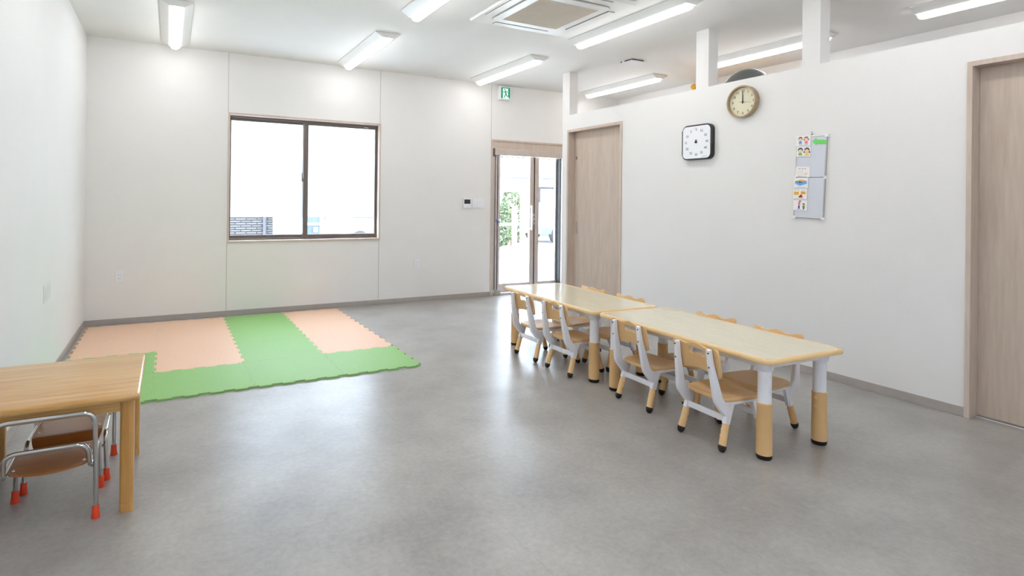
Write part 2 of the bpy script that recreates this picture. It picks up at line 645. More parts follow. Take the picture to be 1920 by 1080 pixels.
fill_win = struct(thing('fill_window', 'unseen frosted window added in the wall opposite the glass door for fill light', 'window'))  # no window known here; added to brighten legs and chairs facing the camera
del fill_win['category']
for b in [(VX0, VX1, VZ1 - 0.04, VZ1), (VX0, VX1, VZ0, VZ0 + 0.04), (VX0, VX0 + 0.04, VZ0 + 0.04, VZ1 - 0.04), (VX1 - 0.04, VX1, VZ0 + 0.04, VZ1 - 0.04), ((VX0 + VX1) / 2 - 0.03, (VX0 + VX1) / 2 + 0.03, VZ0 + 0.04, VZ1 - 0.04)]:
    add('frame', MB().box(b[0], b[1], YN - 0.12, YN - 0.06, b[2], b[3], 0.002), M['sash'], fill_win)
for a, b in ((VX0 + 0.04, (VX0 + VX1) / 2 - 0.03), ((VX0 + VX1) / 2 + 0.03, VX1 - 0.04)):
    add('frosted_pane', MB().box(a, b, YN - 0.1, YN - 0.098, VZ0 + 0.04, VZ1 - 0.04), M['film'], fill_win)

# ------------------------------------------------------------------ door_1: glass double door
d1 = struct(thing('door_1', 'aluminium-framed double glass door to the yard', 'door'))
del d1['category']
for b in [(4.53, 4.552, -0.012, 0.05, 0, 2.076), (5.788, 5.81, -0.012, 0.05, 0, 2.076), (4.552, 5.788, -0.012, 0.05, 2.052, 2.076)]:
    add('casing', MB().box(*b, 0.002), M['casing'], d1)
add('head_panel', MB().box(4.552, 5.788, 0.0, 0.05, 1.955, 2.052, 0.002), M['casing'], d1)
add('head_rail', MB().box(4.575, 5.788, -0.03, 0.05, 1.868, 1.955, 0.004), M['alu_light'], d1)
add('rail_end_cap', MB().box(4.562, 4.575, -0.032, 0.05, 1.85, 1.955, 0.002), M['sash'], d1)
# left jamb with the stowed insect screen (aluminium bars with dark gaps)
for x0, x1, y0, mm in [(4.552, 4.59, 0.0, 'alu_light'), (4.59, 4.598, 0.02, 'black'), (4.598, 4.616, -0.02, 'alu'), (4.616, 4.634, 0.02, 'black'), (4.634, 4.655, -0.02, 'alu'), (4.655, 4.66, 0.02, 'black'), (4.66, 4.676, 0.0, 'alu')]:
    add('jamb_bar', MB().box(x0, x1, y0, 0.1, 0.08, 1.868, 0.001), M[mm], d1)
add('jamb_foot', MB().box(4.59, 4.68, -0.024, 0.1, 0.0, 0.08, 0.002), M['grey_plastic'], d1)
for x0, x1, y0, mm in [(5.69, 5.70, 0.02, 'black'), (5.70, 5.73, -0.02, 'alu'), (5.73, 5.74, 0.02, 'black'), (5.74, 5.788, 0.0, 'alu')]:
    add('jamb_bar', MB().box(x0, x1, y0, 0.1, 0.03, 1.868, 0.001), M[mm], d1)
add('threshold', MB().box(4.552, 5.788, 0.0, T + 0.02, 0.0, 0.028, 0.003), M['alu'], d1)


def leaf(x0, x1, sl, sr):
    y = 0.10
    lf = add('door_leaf', MB().box(x0, x0 + sl, y, y + 0.04, 0.03, 2.05, 0.003).box(x1 - sr, x1, y, y + 0.04, 0.03, 2.05, 0.003)
             .box(x0 + sl, x1 - sr, y, y + 0.04, 1.93, 2.05, 0.003).box(x0 + sl, x1 - sr, y, y + 0.04, 0.03, 0.135, 0.003), M['alu'], d1)
    add('pane', MB().box(x0 + sl - 0.004, x1 - sr + 0.004, y + 0.017, y + 0.022, 0.13, 1.935), M['glass'], lf)
    return lf


l1 = leaf(4.68, 5.297, 0.05, 0.072)
l2 = leaf(5.301, 5.74, 0.078, 0.075)
add('leaf_gap_strip', MB().box(5.293, 5.305, 0.094, 0.1, 0.03, 1.95), M['black'], l1)
mb = MB().tube([(5.232, 0.055, 0.86), (5.232, 0.055, 1.20)], 0.011)
for z in (0.88, 1.18):
    mb.tube([(5.232, 0.055, z), (5.232, 0.101, z)], 0.007)
add('pull_handle', mb, M['white_plastic'], l1, smooth=40)
mb = MB().box(5.27, 5.287, 0.085, 0.102, 0.92, 1.10, 0.002)
for z in (0.95, 1.01, 1.07):
    mb.tube([(5.279, 0.07, z), (5.279, 0.1, z)], 0.009)
add('lock_plate', mb, M['steel'], l1, smooth=40)
# blue ribbon tied round the screen bar
mb = MB().tube(fillet([(4.595, -0.025, 0.995), (4.62, -0.03, 1.0), (4.645, -0.028, 0.99), (4.66, -0.024, 0.975)], 0.01), 0.006, 6)
mb.tube([(4.605, -0.028, 1.012), (4.625, -0.031, 0.998), (4.612, -0.028, 0.982)], 0.005, 6)
tag(add('ribbon', mb, M['blue_tape'], None, smooth=60), 'small blue ribbon tied to the left jamb of the glass door', 'ribbon')

# ------------------------------------------------------------------ wooden sliding doors in the partition


def wood_door(name, y0, y1, top, label, number=None):
    d = struct(thing(name, label, 'door'))
    del d['category']
    xa, xb = XP - 0.012, XP + TP + 0.012
    f = FR
    for b in [(xa, xb, y0 - f, y0, 0, top + 0.03), (xa, xb, y1, y1 + f, 0, top + 0.03), (xa, xb, y0, y1, top, top + 0.03)]:
        add('frame', MB().box(*b, 0.002), M['casing'], d)
    p = add('door_panel', MB().box(XP + 0.082, XP + 0.114, y0 - 0.0, y1 + 0.0, 0.012, top, 0.002), M['doorwood'], d)
    add('floor_track', MB().box(XP + 0.07, XP + 0.078, y0, y1, 0, 0.003), M['white_plastic'], d)
    return d, p


d2, p2 = wood_door('door_2', D2[0], D2[1], D2[2], 'grey-brown wooden sliding door with a recessed handle')
xs = XP + 0.082
fm = frame_mtx('right', (xs, -1.118, 0.953))
mb = MB().prism(rrect(0.03, 0.155, 0.006), 0, 0.0025, 0.0008).xform(fm)
hd = add('recessed_handle', mb, M['steel'], p2, smooth=30)
add('handle_cup', MB().prism(rrect(0.018, 0.135, 0.005), 0.0025, 0.0032).xform(fm), M['grey_plastic'], hd)
nm = text_mesh('9', 0.06, 0.0012)
link('door_number', nm, M['ink'], p2, mtx=frame_mtx('right', (xs - 0.0013, -1.105, 1.772)))
d3, p3 = wood_door('door_3', D3[0], D3[1], D3[2], 'second grey-brown wooden door beside the hanging picture board')

# ------------------------------------------------------------------ ceiling lamps
LL, LW = 1.30, 0.245


def make_lamp():
    t = thing('ceiling_light', 'long white ceiling light', 'ceiling light', (0, 0, 0), group='long LED ceiling lights')
    h = LL / 2
    prof = [(-LW / 2, 0), (-LW / 2, -0.008), (-0.055, -0.048), (0.055, -0.048), (LW / 2, -0.008), (LW / 2, 0)]
    mb = MB()
    rows = [[(x, y, z) for x, z in prof] for y in (-h, h)]
    V = mb.grid(rows, close_u=True)
    mb.bm.faces.new(V[0][::-1])
    mb.bm.faces.new(V[1])
    add('housing', mb, M['lampbody'], t)
    mb = MB()
    rows = []
    n = 10
    hb = h - 0.006
    for y, s in [(-hb, 0.55), (-hb + 0.008, 0.85), (-hb + 0.025, 1), (hb - 0.025, 1), (hb - 0.008, 0.85), (hb, 0.55)]:
        rows.append([(0.044 * s * math.cos(math.pi * k / n), y, -0.049 - 0.036 * s * math.sin(math.pi * k / n)) for k in range(n + 1)])
    V = mb.grid(rows, close_u=True)
    mb.bm.faces.new(V[0][::-1])
    mb.bm.faces.new(V[-1])
    add('diffuser', mb, M['tube'], t, smooth=50)
    return t


lamp_labels = {
    (0, 0): 'long white ceiling light over the peach end of the mats, beside the side wall',
    (1, 0): 'long white ceiling light between the window and the ceiling air conditioner',
    (2, 0): 'long white ceiling light in front of the green exit sign',
    (3, 0): 'long ceiling light behind the partition, nearest the glass door wall',
    (0, 1): 'long white ceiling light above the pine table, beside the side wall',
    (1, 1): 'long white ceiling light beside the air conditioner, on the window side',
    (2, 1): 'long white ceiling light between the air conditioner and the partition posts',
    (3, 1): 'long ceiling light behind the partition, above the grey ball',
    (3, 2): 'long ceiling light behind the partition, next to the second wooden door',
}
lamp0 = make_lamp()
first = True
for i, x in enumerate((0.76, 2.52, 4.225, 5.99)):
    for j, y in enumerate((-0.835, -2.765, -4.72, -6.67)):
        lb = lamp_labels.get((i, j), 'long white ceiling light in the half of the room away from the glass door')
        if first:
            lamp0.location = (x, y, H)
            lamp0['label'] = lb
            first = False
        else:
            copy_tree(lamp0, None, (x, y, H), 0, lb)

# ------------------------------------------------------------------ ceiling air conditioner
ac = thing('air_conditioner', 'square white ceiling air conditioner with beige filter grille', 'air conditioner', (3.45, -2.69, H))
pw = 0.475
add('panel', MB().box(-pw, pw, -pw, pw, -0.03, 0, 0.012, 3), M['lampbody'], ac)
for a in range(4):
    r = Matrix.Rotation(math.pi / 2 * a, 4, 'Z')
    add('slot', MB().box(-0.27, 0.27, 0.372, 0.44, -0.0312, -0.0295).xform(r), M['slot'], ac)
    add('louver', MB().box(-0.268, 0.268, 0.378, 0.437, -0.037, -0.0312, 0.002).xform(r), M['lampbody'], ac)
mb = MB().prism(rrect(0.70, 0.70, 0.06), 0.031, 0.0345)
mb.xform(Matrix.Scale(-1, 4, (0, 0, 1)))
add('groove', mb, M['grey_plastic'], ac)
mb = MB().prism(rrect(0.69, 0.69, 0.055), 0.0345, 0.042, 0.003)
mb.xform(Matrix.Scale(-1, 4, (0, 0, 1)))
add('grille_frame', mb, M['lampbody'], ac)
gr = add('filter_grille', MB().box(-0.272, 0.272, -0.272, 0.272, -0.0438, -0.0415), M['grille'], ac)
for k in range(22):
    p = -0.262 + 0.524 * k / 21
    add('rib', MB().box(-0.27, 0.27, p - 0.0016, p + 0.0016, -0.0455, -0.0437), M['grille'], gr)
# square air vent near the partition
v = thing('ceiling_vent', 'small square white air vent on the ceiling above the partition', 'vent', (5.235, -1.79, H))
add('shadow_neck', MB().box(-0.085, 0.085, -0.085, 0.085, -0.016, 0), M['slot'], v)  # dark colour paints the shadow gap between ceiling and plate
add('flat_plate', MB().box(-0.1, 0.1, -0.1, 0.1, -0.026, -0.016, 0.003), M['white_plastic'], v)
add('spacer', MB().box(-0.097, -0.084, 0.02, 0.045, -0.016, 0), M['white_plastic'], v)

# ------------------------------------------------------------------ exit sign and wall plates on the back wall
ex = thing('exit_sign', 'green and white running-man exit sign above the glass door', 'exit sign', mtx=frame_mtx('back', (4.704, 0, 2.69)))
add('box', MB().box(-0.086, 0.086, -0.088, 0.088, 0, 0.064, 0.005), M['white_plastic'], ex)
pn = add('sign_panel', MB().box(-0.068, 0.068, -0.073, 0.073, 0.064, 0.0655), M['exit_green'], ex)
add('doorway', MB().prism([(-0.044, 0.062), (0.04, 0.062), (0.04, -0.045), (0.062, -0.073), (-0.02, -0.073), (-0.044, -0.073)], 0.0655, 0.0663), M['exit_white'], pn)
mb = MB()
mb.prism(circle(0.0095, 14, -0.014, 0.045), 0.0663, 0.0672)


def stroke(mb, pts, w, z0, z1):
    for (x0, y0), (x1, y1) in zip(pts[:-1], pts[1:]):
        d = Vector((x1 - x0, y1 - y0, 0)).normalized()
        n = Vector((-d.y, d.x, 0)) * w / 2
        e = d * w * 0.25
        q = [(x0 - e.x + n.x, y0 - e.y + n.y), (x0 - e.x - n.x, y0 - e.y - n.y), (x1 + e.x - n.x, y1 + e.y - n.y), (x1 + e.x + n.x, y1 + e.y + n.y)]
        mb.prism(q, z0, z1)


stroke(mb, [(-0.004, 0.022), (0.006, -0.012)], 0.019, 0.0663, 0.0672)
stroke(mb, [(-0.006, 0.026), (-0.024, 0.012), (-0.041, 0.014)], 0.008, 0.0663, 0.0673)
stroke(mb, [(0.002, 0.028), (0.019, 0.026), (0.03, 0.008)], 0.008, 0.0663, 0.0673)
stroke(mb, [(0.004, -0.014), (-0.01, -0.034), (-0.022, -0.058)], 0.011, 0.0663, 0.0674)
stroke(mb, [(0.008, -0.014), (0.018, -0.036), (0.038, -0.038)], 0.011, 0.0663, 0.0674)
add('running_figure', mb, M['exit_green'], pn)

tp = thing('intercom_panel', 'white wall control panel with a dark screen beside the glass door', 'control panel', mtx=frame_mtx('back', (4.168, 0, 1.223)))
add('body', MB().box(-0.058, 0.058, -0.064, 0.064, 0, 0.022, 0.006), M['white_plastic'], tp)
add('screen', MB().box(-0.044, 0.044, -0.006, 0.05, 0.022, 0.0235), M['screen'], tp)
add('flap', MB().box(-0.044, 0.044, -0.055, -0.014, 0.022, 0.0232, 0.001), M['white_plastic'], tp)
sw = thing('light_switch_panel', 'wide white light switch plate next to the glass door', 'light switch', mtx=frame_mtx('back', (4.338, 0, 1.222)))
add('plate', MB().box(-0.082, 0.082, -0.06, 0.06, 0, 0.009, 0.003), M['white_plastic'], sw)
for k in range(3):
    for q in (-1, 1):
        add('rocker', MB().box(-0.062 + 0.043 * k, -0.024 + 0.043 * k, 0.003 if q > 0 else -0.045, 0.045 if q > 0 else -0.003, 0.009, 0.0125, 0.0015), M['white_plastic'], sw)


def outlet(mtx, label):
    t = thing('wall_outlet', label, 'wall outlet', mtx=mtx, group='white wall outlets')
    add('plate', MB().box(-0.036, 0.036, -0.06, 0.06, 0, 0.008, 0.003), M['white_plastic'], t)
    for z in (0.02, -0.018):
        s = add('socket', MB().box(-0.016, 0.016, z - 0.014, z + 0.014, 0.008, 0.0105, 0.001), M['white_plastic'], t)
        add('slot', MB().box(-0.008, -0.006, z - 0.005, z + 0.005, 0.0105, 0.0108).box(0.006, 0.008, z - 0.005, z + 0.005, 0.0105, 0.0108), M['slot'], s)
    return t


outlet(frame_mtx('back', (0.294, 0, 0.47)), 'white wall outlet between the window and the room corner by the peach mats')
outlet(frame_mtx('back', (3.47, 0, 0.469)), 'white wall outlet between the window and the glass door')
cp = thing('flat_plate', 'faint pale grey patch low on the side wall by the mats', 'cover plate', mtx=frame_mtx('left', (0, -1.84, 0.61)))  # thin plate drawn for a faint grey patch on the wall
add('plate', MB().box(-0.12, 0.12, -0.058, 0.058, 0, 0.0025, 0.001), mat('pale_grey_patch', rgb(221, 221, 221), 0.7), cp)
add('inner_patch', MB().box(-0.10, 0.10, -0.04, 0.04, 0.0025, 0.0035, 0.0005), mat('pale_grey_inner', rgb(215, 215, 216), 0.7), cp)

# ------------------------------------------------------------------ wall clock
ck = thing('wall_clock', 'round wall clock with a wooden rim showing twelve', 'clock', mtx=frame_mtx('right', (XP, -3.325, 2.094)))
R = 0.133
add('rim', MB().lathe([(R - 0.004, 0), (R, 0.004), (R, 0.046), (R - 0.003, 0.05), (R - 0.012, 0.05), (R - 0.014, 0.046), (R - 0.014, 0.018), (0.0, 0.018)], 64), M['clock_rim'], ck, smooth=35)
dial = add('dial', MB().lathe([(0, 0.0185), (R - 0.0145, 0.0185), (R - 0.0145, 0.022), (0, 0.022)], 64), M['clock_face'], ck)
for k in range(1, 13):
    a = math.radians(90 - 30 * k)
    me = text_mesh(str(k), 0.030, 0.0004)
    link('numeral', me, M['ink'], dial, loc=(0.092 * math.cos(a), 0.092 * math.sin(a), 0.0226))
def hand(l0, l1, w, ang, z):
    mb = MB().prism([(-w / 2, l0), (w / 2, l0), (w / 2 * 0.8, l1), (-w / 2 * 0.8, l1)], z, z + 0.001)
    return mb.xform(Matrix.Rotation(math.radians(ang), 4, 'Z'))
add('hour_hand', hand(-0.012, 0.058, 0.009, 0.6, 0.025), M['ink'], ck)
add('minute_hand', hand(-0.012, 0.086, 0.007, 0, 0.027), M['ink'], ck)
add('second_hand', hand(-0.032, 0.075, 0.002, -99, 0.029), M['slot'], ck)
add('pivot', MB().lathe([(0.0, 0.022), (0.005, 0.022), (0.005, 0.031), (0.0, 0.031)], 16), M['ink'], ck, smooth=40)

# ------------------------------------------------------------------ square visual timer
tm = thing('visual_timer', 'square black-framed wall timer with minute numbers', 'timer', mtx=frame_mtx('right', (XP, -2.89, 1.80)))
add('case', MB().prism(rrect(0.312, 0.312, 0.05, 8), 0, 0.042, 0.006), M['timer_black'], tm, smooth=30)
face = add('face', MB().prism(rrect(0.288, 0.288, 0.04, 8), 0.042, 0.0435), M['timer_face'], tm)
for k in range(12):
    a = math.radians(90 + 30 * k)
    link('numeral', text_mesh(str(5 * k), 0.030, 0.0004), M['ink'], face, loc=(0.112 * math.cos(a), 0.112 * math.sin(a), 0.044))
    if k == 0:
        add('arc', MB().prism([(0.098 * math.cos(math.radians(92 + 2 * q)), 0.130 * math.sin(math.radians(92 + 2 * q))) for q in range(14)] +
                              [(0.096 * math.cos(math.radians(92 + 2 * q)), 0.128 * math.sin(math.radians(92 + 2 * q))) for q in range(13, -1, -1)], 0.0435, 0.0437), M['grey_plastic'], face)
mb = MB().lathe([(0, 0.0435), (0.011, 0.0435), (0.010, 0.054), (0, 0.055)], 24)
mb.prism([(-0.006, 0), (0.006, 0), (0.003, 0.022), (-0.003, 0.022)], 0.0435, 0.05)
add('knob', mb, M['timer_black'], tm, smooth=40)
add('print', MB().box(0.06, 0.11, -0.132, -0.128, 0.0435, 0.0437), M['grey_plastic'], face)

# ------------------------------------------------------------------ narrow whiteboard with picture cards
tilt = Matrix.Rotation(math.radians(-2.1), 4, 'Z')
BM = frame_mtx('right', (XP, -3.863, 1.455)) @ tilt
bd = thing('picture_board', 'narrow white magnetic board hung on the wall with picture cards', 'board', mtx=BM)
bw, bh = 0.105, 0.302
add('panel', MB().box(-bw, bw, -bh, -0.002, 0.002, 0.012, 0.001), M['board'], bd)
add('panel', MB().box(-bw, bw, 0.002, bh, 0.002, 0.012, 0.001), M['board'], bd)
for b in [(-bw - 0.004, -bw + 0.004, -bh, bh), (bw - 0.004, bw + 0.004, -bh, bh), (-bw, bw, bh - 0.005, bh + 0.003), (-bw, bw, -bh - 0.003, -bh + 0.005)]:
    add('rim', MB().box(b[0], b[1], b[2], b[3], 0.0, 0.014, 0.002), M['steel'], bd)
for sx in (-1, 1):
    for sy in (-1, 1):
        add('corner_cap', MB().box(sx * bw - 0.014, sx * bw + 0.014, sy * bh - 0.011, sy * bh + 0.011, 0, 0.016, 0.003), M['white_plastic'], bd)
    add('hinge', MB().box(sx * bw - 0.008, sx * bw + 0.008, -0.011, 0.011, 0, 0.017, 0.002), M['white_plastic'], bd)
add('hook', MB().tube([(0.0, 0.32, 0.0), (0.0, 0.32, 0.012), (0.0, 0.312, 0.016)], 0.002, 8).tube([(-0.006, 0.333, 0.0), (-0.006, 0.333, 0.008)], 0.002, 8), M['slot'], bd)

CW, CH = 0.104, 0.076


def card(cx, cy, rot, label, draw):
    t = thing('picture_card', label, 'picture card', mtx=BM @ Matrix.Translation((cx, cy, 0.0145)) @ Matrix.Rotation(math.radians(rot), 4, 'Z'), group='picture cards on the white board')
    sh = add('sheet', MB().box(-CW / 2, CW / 2, -CH / 2, CH / 2, 0, 0.0016), M['paper'], t)
    # caption strip of tiny print along the lower edge
    mb = MB()
    for k in range(7):
        x = -0.028 + 0.009 * k
        mb.box(x, x + 0.004, -CH / 2 + 0.004, -CH / 2 + 0.007, 0.0016, 0.0019)
    add('caption', mb, M['slot'], sh)
    draw(sh)
    return t


def shape(name, polys, col, parent, z=0.0016):
    mb = MB()
    for p in polys:
        mb.prism(p, z, z + 0.0005)
    add(name, mb, M['p_' + col], parent)


def figure(sh, x, hair, top, bottom, girl=False):
    shape('drawn_body', [[(x - 0.012, -0.02), (x + 0.012, -0.02), (x + 0.008, -0.001), (x - 0.008, -0.001)]], top, sh)
    shape('drawn_legs', [[(x - 0.008, -0.03), (x - 0.002, -0.03), (x - 0.002, -0.02), (x - 0.008, -0.02)], [(x + 0.002, -0.03), (x + 0.008, -0.03), (x + 0.008, -0.02), (x + 0.002, -0.02)]], bottom, sh)
    shape('drawn_hair', [circle(0.0155, 18, x, 0.0145, 0.016)] + ([circle(0.005, 10, x - 0.016, 0.006), circle(0.005, 10, x + 0.016, 0.006)] if girl else []), hair, sh)
    shape('drawn_face', [circle(0.0125, 18, x, 0.0095, 0.011)], 'skin', sh, 0.0021)
    shape('drawn_eyes', [circle(0.0012, 6, x - 0.004, 0.011), circle(0.0012, 6, x + 0.004, 0.011)], 'hair', sh, 0.0026)


def bust(sh, x, hair, top, girl=False):
    shape('drawn_body', [[(x - 0.016, -0.026), (x + 0.016, -0.026), (x + 0.010, -0.008), (x - 0.010, -0.008)]], top, sh)
    shape('drawn_hair', [circle(0.019, 18, x, 0.012, 0.019)] + ([circle(0.006, 10, x - 0.019, -0.003), circle(0.006, 10, x + 0.019, -0.003)] if girl else []), hair, sh)
    shape('drawn_face', [circle(0.0155, 18, x, 0.005, 0.0145)], 'skin', sh, 0.0021)
    shape('drawn_eyes', [circle(0.0015, 6, x - 0.005, 0.008), circle(0.0015, 6, x + 0.005, 0.008), circle(0.003, 8, x, -0.003, 0.002)], 'hair', sh, 0.0026)


def c1(sh):
    figure(sh, -0.023, 'hair_red', 'blue', 'grey')
    figure(sh, 0.02, 'hair_red', 'pink', 'grey', True)


def c2(sh):
    bust(sh, -0.024, 'hair', 'lime')
    bust(sh, 0.024, 'hair', 'yellow2', True)


def c3(sh):
    for k in range(4):
        shape('drawn_line', [[(-0.036 + 0.012 * k, -0.022), (-0.035 + 0.012 * k, -0.022), (-0.035 + 0.012 * k, 0.016), (-0.036 + 0.012 * k, 0.016)]], 'grey', sh)
    shape('drawn_word', [[(x, 0.022), (x + 0.012, 0.022), (x + 0.012, 0.026), (x, 0.026)] for x in (-0.03, -0.008, 0.012)], 'brown', sh)
    shape('drawn_hand', [circle(0.013, 14, 0.026, -0.014, 0.009), [(0.006, -0.013), (0.02, -0.02), (0.02, -0.008)]], 'skin', sh)


def c4(sh):
    shape('drawn_box', [[(-0.044, -0.006), (-0.008, -0.022), (-0.008, -0.002), (-0.044, 0.012)], [(-0.008, -0.022), (0.042, -0.008), (0.042, 0.012), (-0.008, -0.002)]], 'box_blue', sh)
    shape('drawn_box_top', [[(-0.044, 0.012), (-0.008, -0.002), (0.042, 0.012), (0.004, 0.022)]], 'navy', sh, 0.0021)
    shape('drawn_toys', [circle(0.009, 12, -0.018, 0.014, 0.007), circle(0.01, 12, 0.004, 0.016, 0.009), circle(0.009, 12, 0.022, 0.013, 0.006)], 'ochre', sh, 0.0026)


def c5(sh):
    shape('drawn_bag', [rr_off(0.036, 0.022, 0.006, -0.026, 0.004), rr_off(0.036, 0.02, 0.003, 0.024, 0.008)], 'ochre', sh)
    mb = MB()
    stroke(mb, [(-0.04, 0.012), (-0.034, 0.03), (-0.01, 0.032), (-0.01, 0.014)], 0.0025, 0.0016, 0.002)
    stroke(mb, [(0.014, 0.018), (0.018, 0.028), (0.03, 0.028), (0.034, 0.018)], 0.0025, 0.0016, 0.002)
    add('drawn_strap', mb, M['p_ochre'], sh)
    shape('drawn_clasp', [rr_off(0.006, 0.006, 0.001, 0.024, 0.006)], 'brown', sh, 0.0021)
    shape('drawn_hat', [circle(0.016, 16, 0.006, -0.02, 0.008), circle(0.009, 14, 0.008, -0.012, 0.008)], 'red', sh)


def rr_off(w, h, r, x, y):
    return [(a + x, b + y) for a, b in rrect(w, h, r)]


def c6(sh):
    shape('drawn_clothes', [rr_off(0.016, 0.022, 0.004, -0.008, 0.012)], 'pink', sh)
    shape('drawn_legs', [rr_off(0.012, 0.026, 0.003, -0.009, -0.014)], 'navy', sh)
    shape('drawn_head', [circle(0.008, 14, -0.002, 0.028), circle(0.0085, 14, 0.024, 0.008)], 'hair', sh)
    shape('drawn_face', [circle(0.005, 12, 0.000, 0.025), circle(0.005, 12, 0.022, 0.005)], 'skin', sh, 0.0021)
    shape('drawn_child', [rr_off(0.018, 0.016, 0.005, 0.026, -0.009)], 'teal', sh)
    shape('drawn_child_legs', [rr_off(0.010, 0.012, 0.002, 0.026, -0.022)], 'navy', sh)


card(-0.056, 0.272, 1, 'picture card of two children in blue and pink, topmost on the board', c1)
card(-0.052, 0.190, -1, 'picture card of a black-haired boy and girl, face close-ups', c2)
card(-0.052, 0.040, -1.5, 'mostly white picture card with thin lines and a hand', c3)
card(-0.060, -0.042, 1, 'picture card of a blue box full of toys', c4)
card(-0.064, -0.125, 0.5, 'picture card of two yellow bags and a red cap', c5)
card(-0.058, -0.210, 0, 'picture card of an adult standing before a small child, lowest on the board', c6)
ar = thing('arrow_magnet', 'bright green arrow magnet at the top of the white board', 'magnet', mtx=BM @ Matrix.Translation((0.0, 0.0, 0.0132)))
add('arrow', MB().prism([(0.006, 0.262), (0.036, 0.291), (0.036, 0.277), (0.108, 0.271), (0.108, 0.238), (0.036, 0.247), (0.036, 0.234)], 0, 0.0026, 0.0006), M['arrow'], ar)

# ------------------------------------------------------------------ foam puzzle mats
MX, MY, MS, MT = 0.0354, -0.093, 0.600, 0.012
NT, TD = 4, 0.018


def tooth_line(a, b, flip):
    """dovetail line from a to b: four tabs alternating out and in around the straight seam"""
    a, b = Vector(a), Vector(b)
    d = (b - a)
    L = d.length
    d = d / L
    n = Vector((-d.y, d.x)) * flip
    pts = [a]
    p = L / NT
    for k in range(NT):
        s = k * p
        for u, h in [(0.27, 0), (0.19, 1), (0.81, 1), (0.73, 0)]:
            pts.append(a + d * (s + u * p) + n * TD * (h * 1.0))
    pts.append(b)
    return pts


def corner(i, j):
    return (MX + MS * i, MY - MS * j)


def vline(i, j):      # from corner (i,j) down to (i,j+1)
    return tooth_line(corner(i, j), corner(i, j + 1), 1 if i > 0 else -1)


def hline(i, j):      # from corner (i,j) right to (i+1,j)
    return tooth_line(corner(i, j), corner(i + 1, j), -1 if j > 0 else 1)


colour = ['PPGG', 'PPPG', 'GGGG', 'PPPG']
word = {'P': 'peach', 'G': 'green'}
for i in range(4):
    for j in range(4):
        k = colour[i][j]
        left, right = vline(i, j), vline(i + 1, j)
        top, bot = hline(i, j), hline(i, j + 1)
        if i == 0:
            left = tooth_line(corner(0, j), corner(0, j + 1), 1)
        if j == 0:
            top = tooth_line(corner(i, 0), corner(i + 1, 0), -1)
        outline = top[:-1] + right[:-1] + bot[::-1][:-1] + left[::-1][:-1]
        cx, cy = MX + MS * (i + 0.5), MY - MS * (j + 0.5)
        poly = [(p.x - cx, p.y - cy) for p in outline]
        # pull the outline in by a hair so that neighbouring tiles keep a joint
        q = []
        n = len(poly)
        for t in range(n):
            p0, p1, p2 = Vector(poly[t - 1]), Vector(poly[t]), Vector(poly[(t + 1) % n])
            e1, e2 = (p1 - p0).normalized(), (p2 - p1).normalized()
            nn = Vector((e1.y + e2.y, -e1.x - e2.x))
            if nn.length < 1e-6:
                nn = Vector((e1.y, -e1.x))
            nn.normalize()
            q.append(p1 + nn * 0.0011)
        area = sum(q[t - 1].x * q[t].y - q[t].x * q[t - 1].y for t in range(n))
        row = ['row along the back wall', 'second row from the back wall', 'third row from the back wall', 'row at the table end'][j]
        col = ['beside the side wall', 'second column from the side wall', 'third column from the side wall', 'outer column'][i]
        o = add('foam_mat', MB().prism([(p.x, p.y) for p in q], 0, MT, 0.0012), M['peach' if k == 'P' else 'green'], None, loc=(cx, cy, 0.0))
        tag(o, '%s puzzle-edged foam mat, %s, %s' % (word[k], row, col), 'foam mat', 'interlocking foam floor mats')

# ------------------------------------------------------------------ children's activity tables
TL, TWD, TH, TI = 1.248, 0.60, 0.507, 0.087


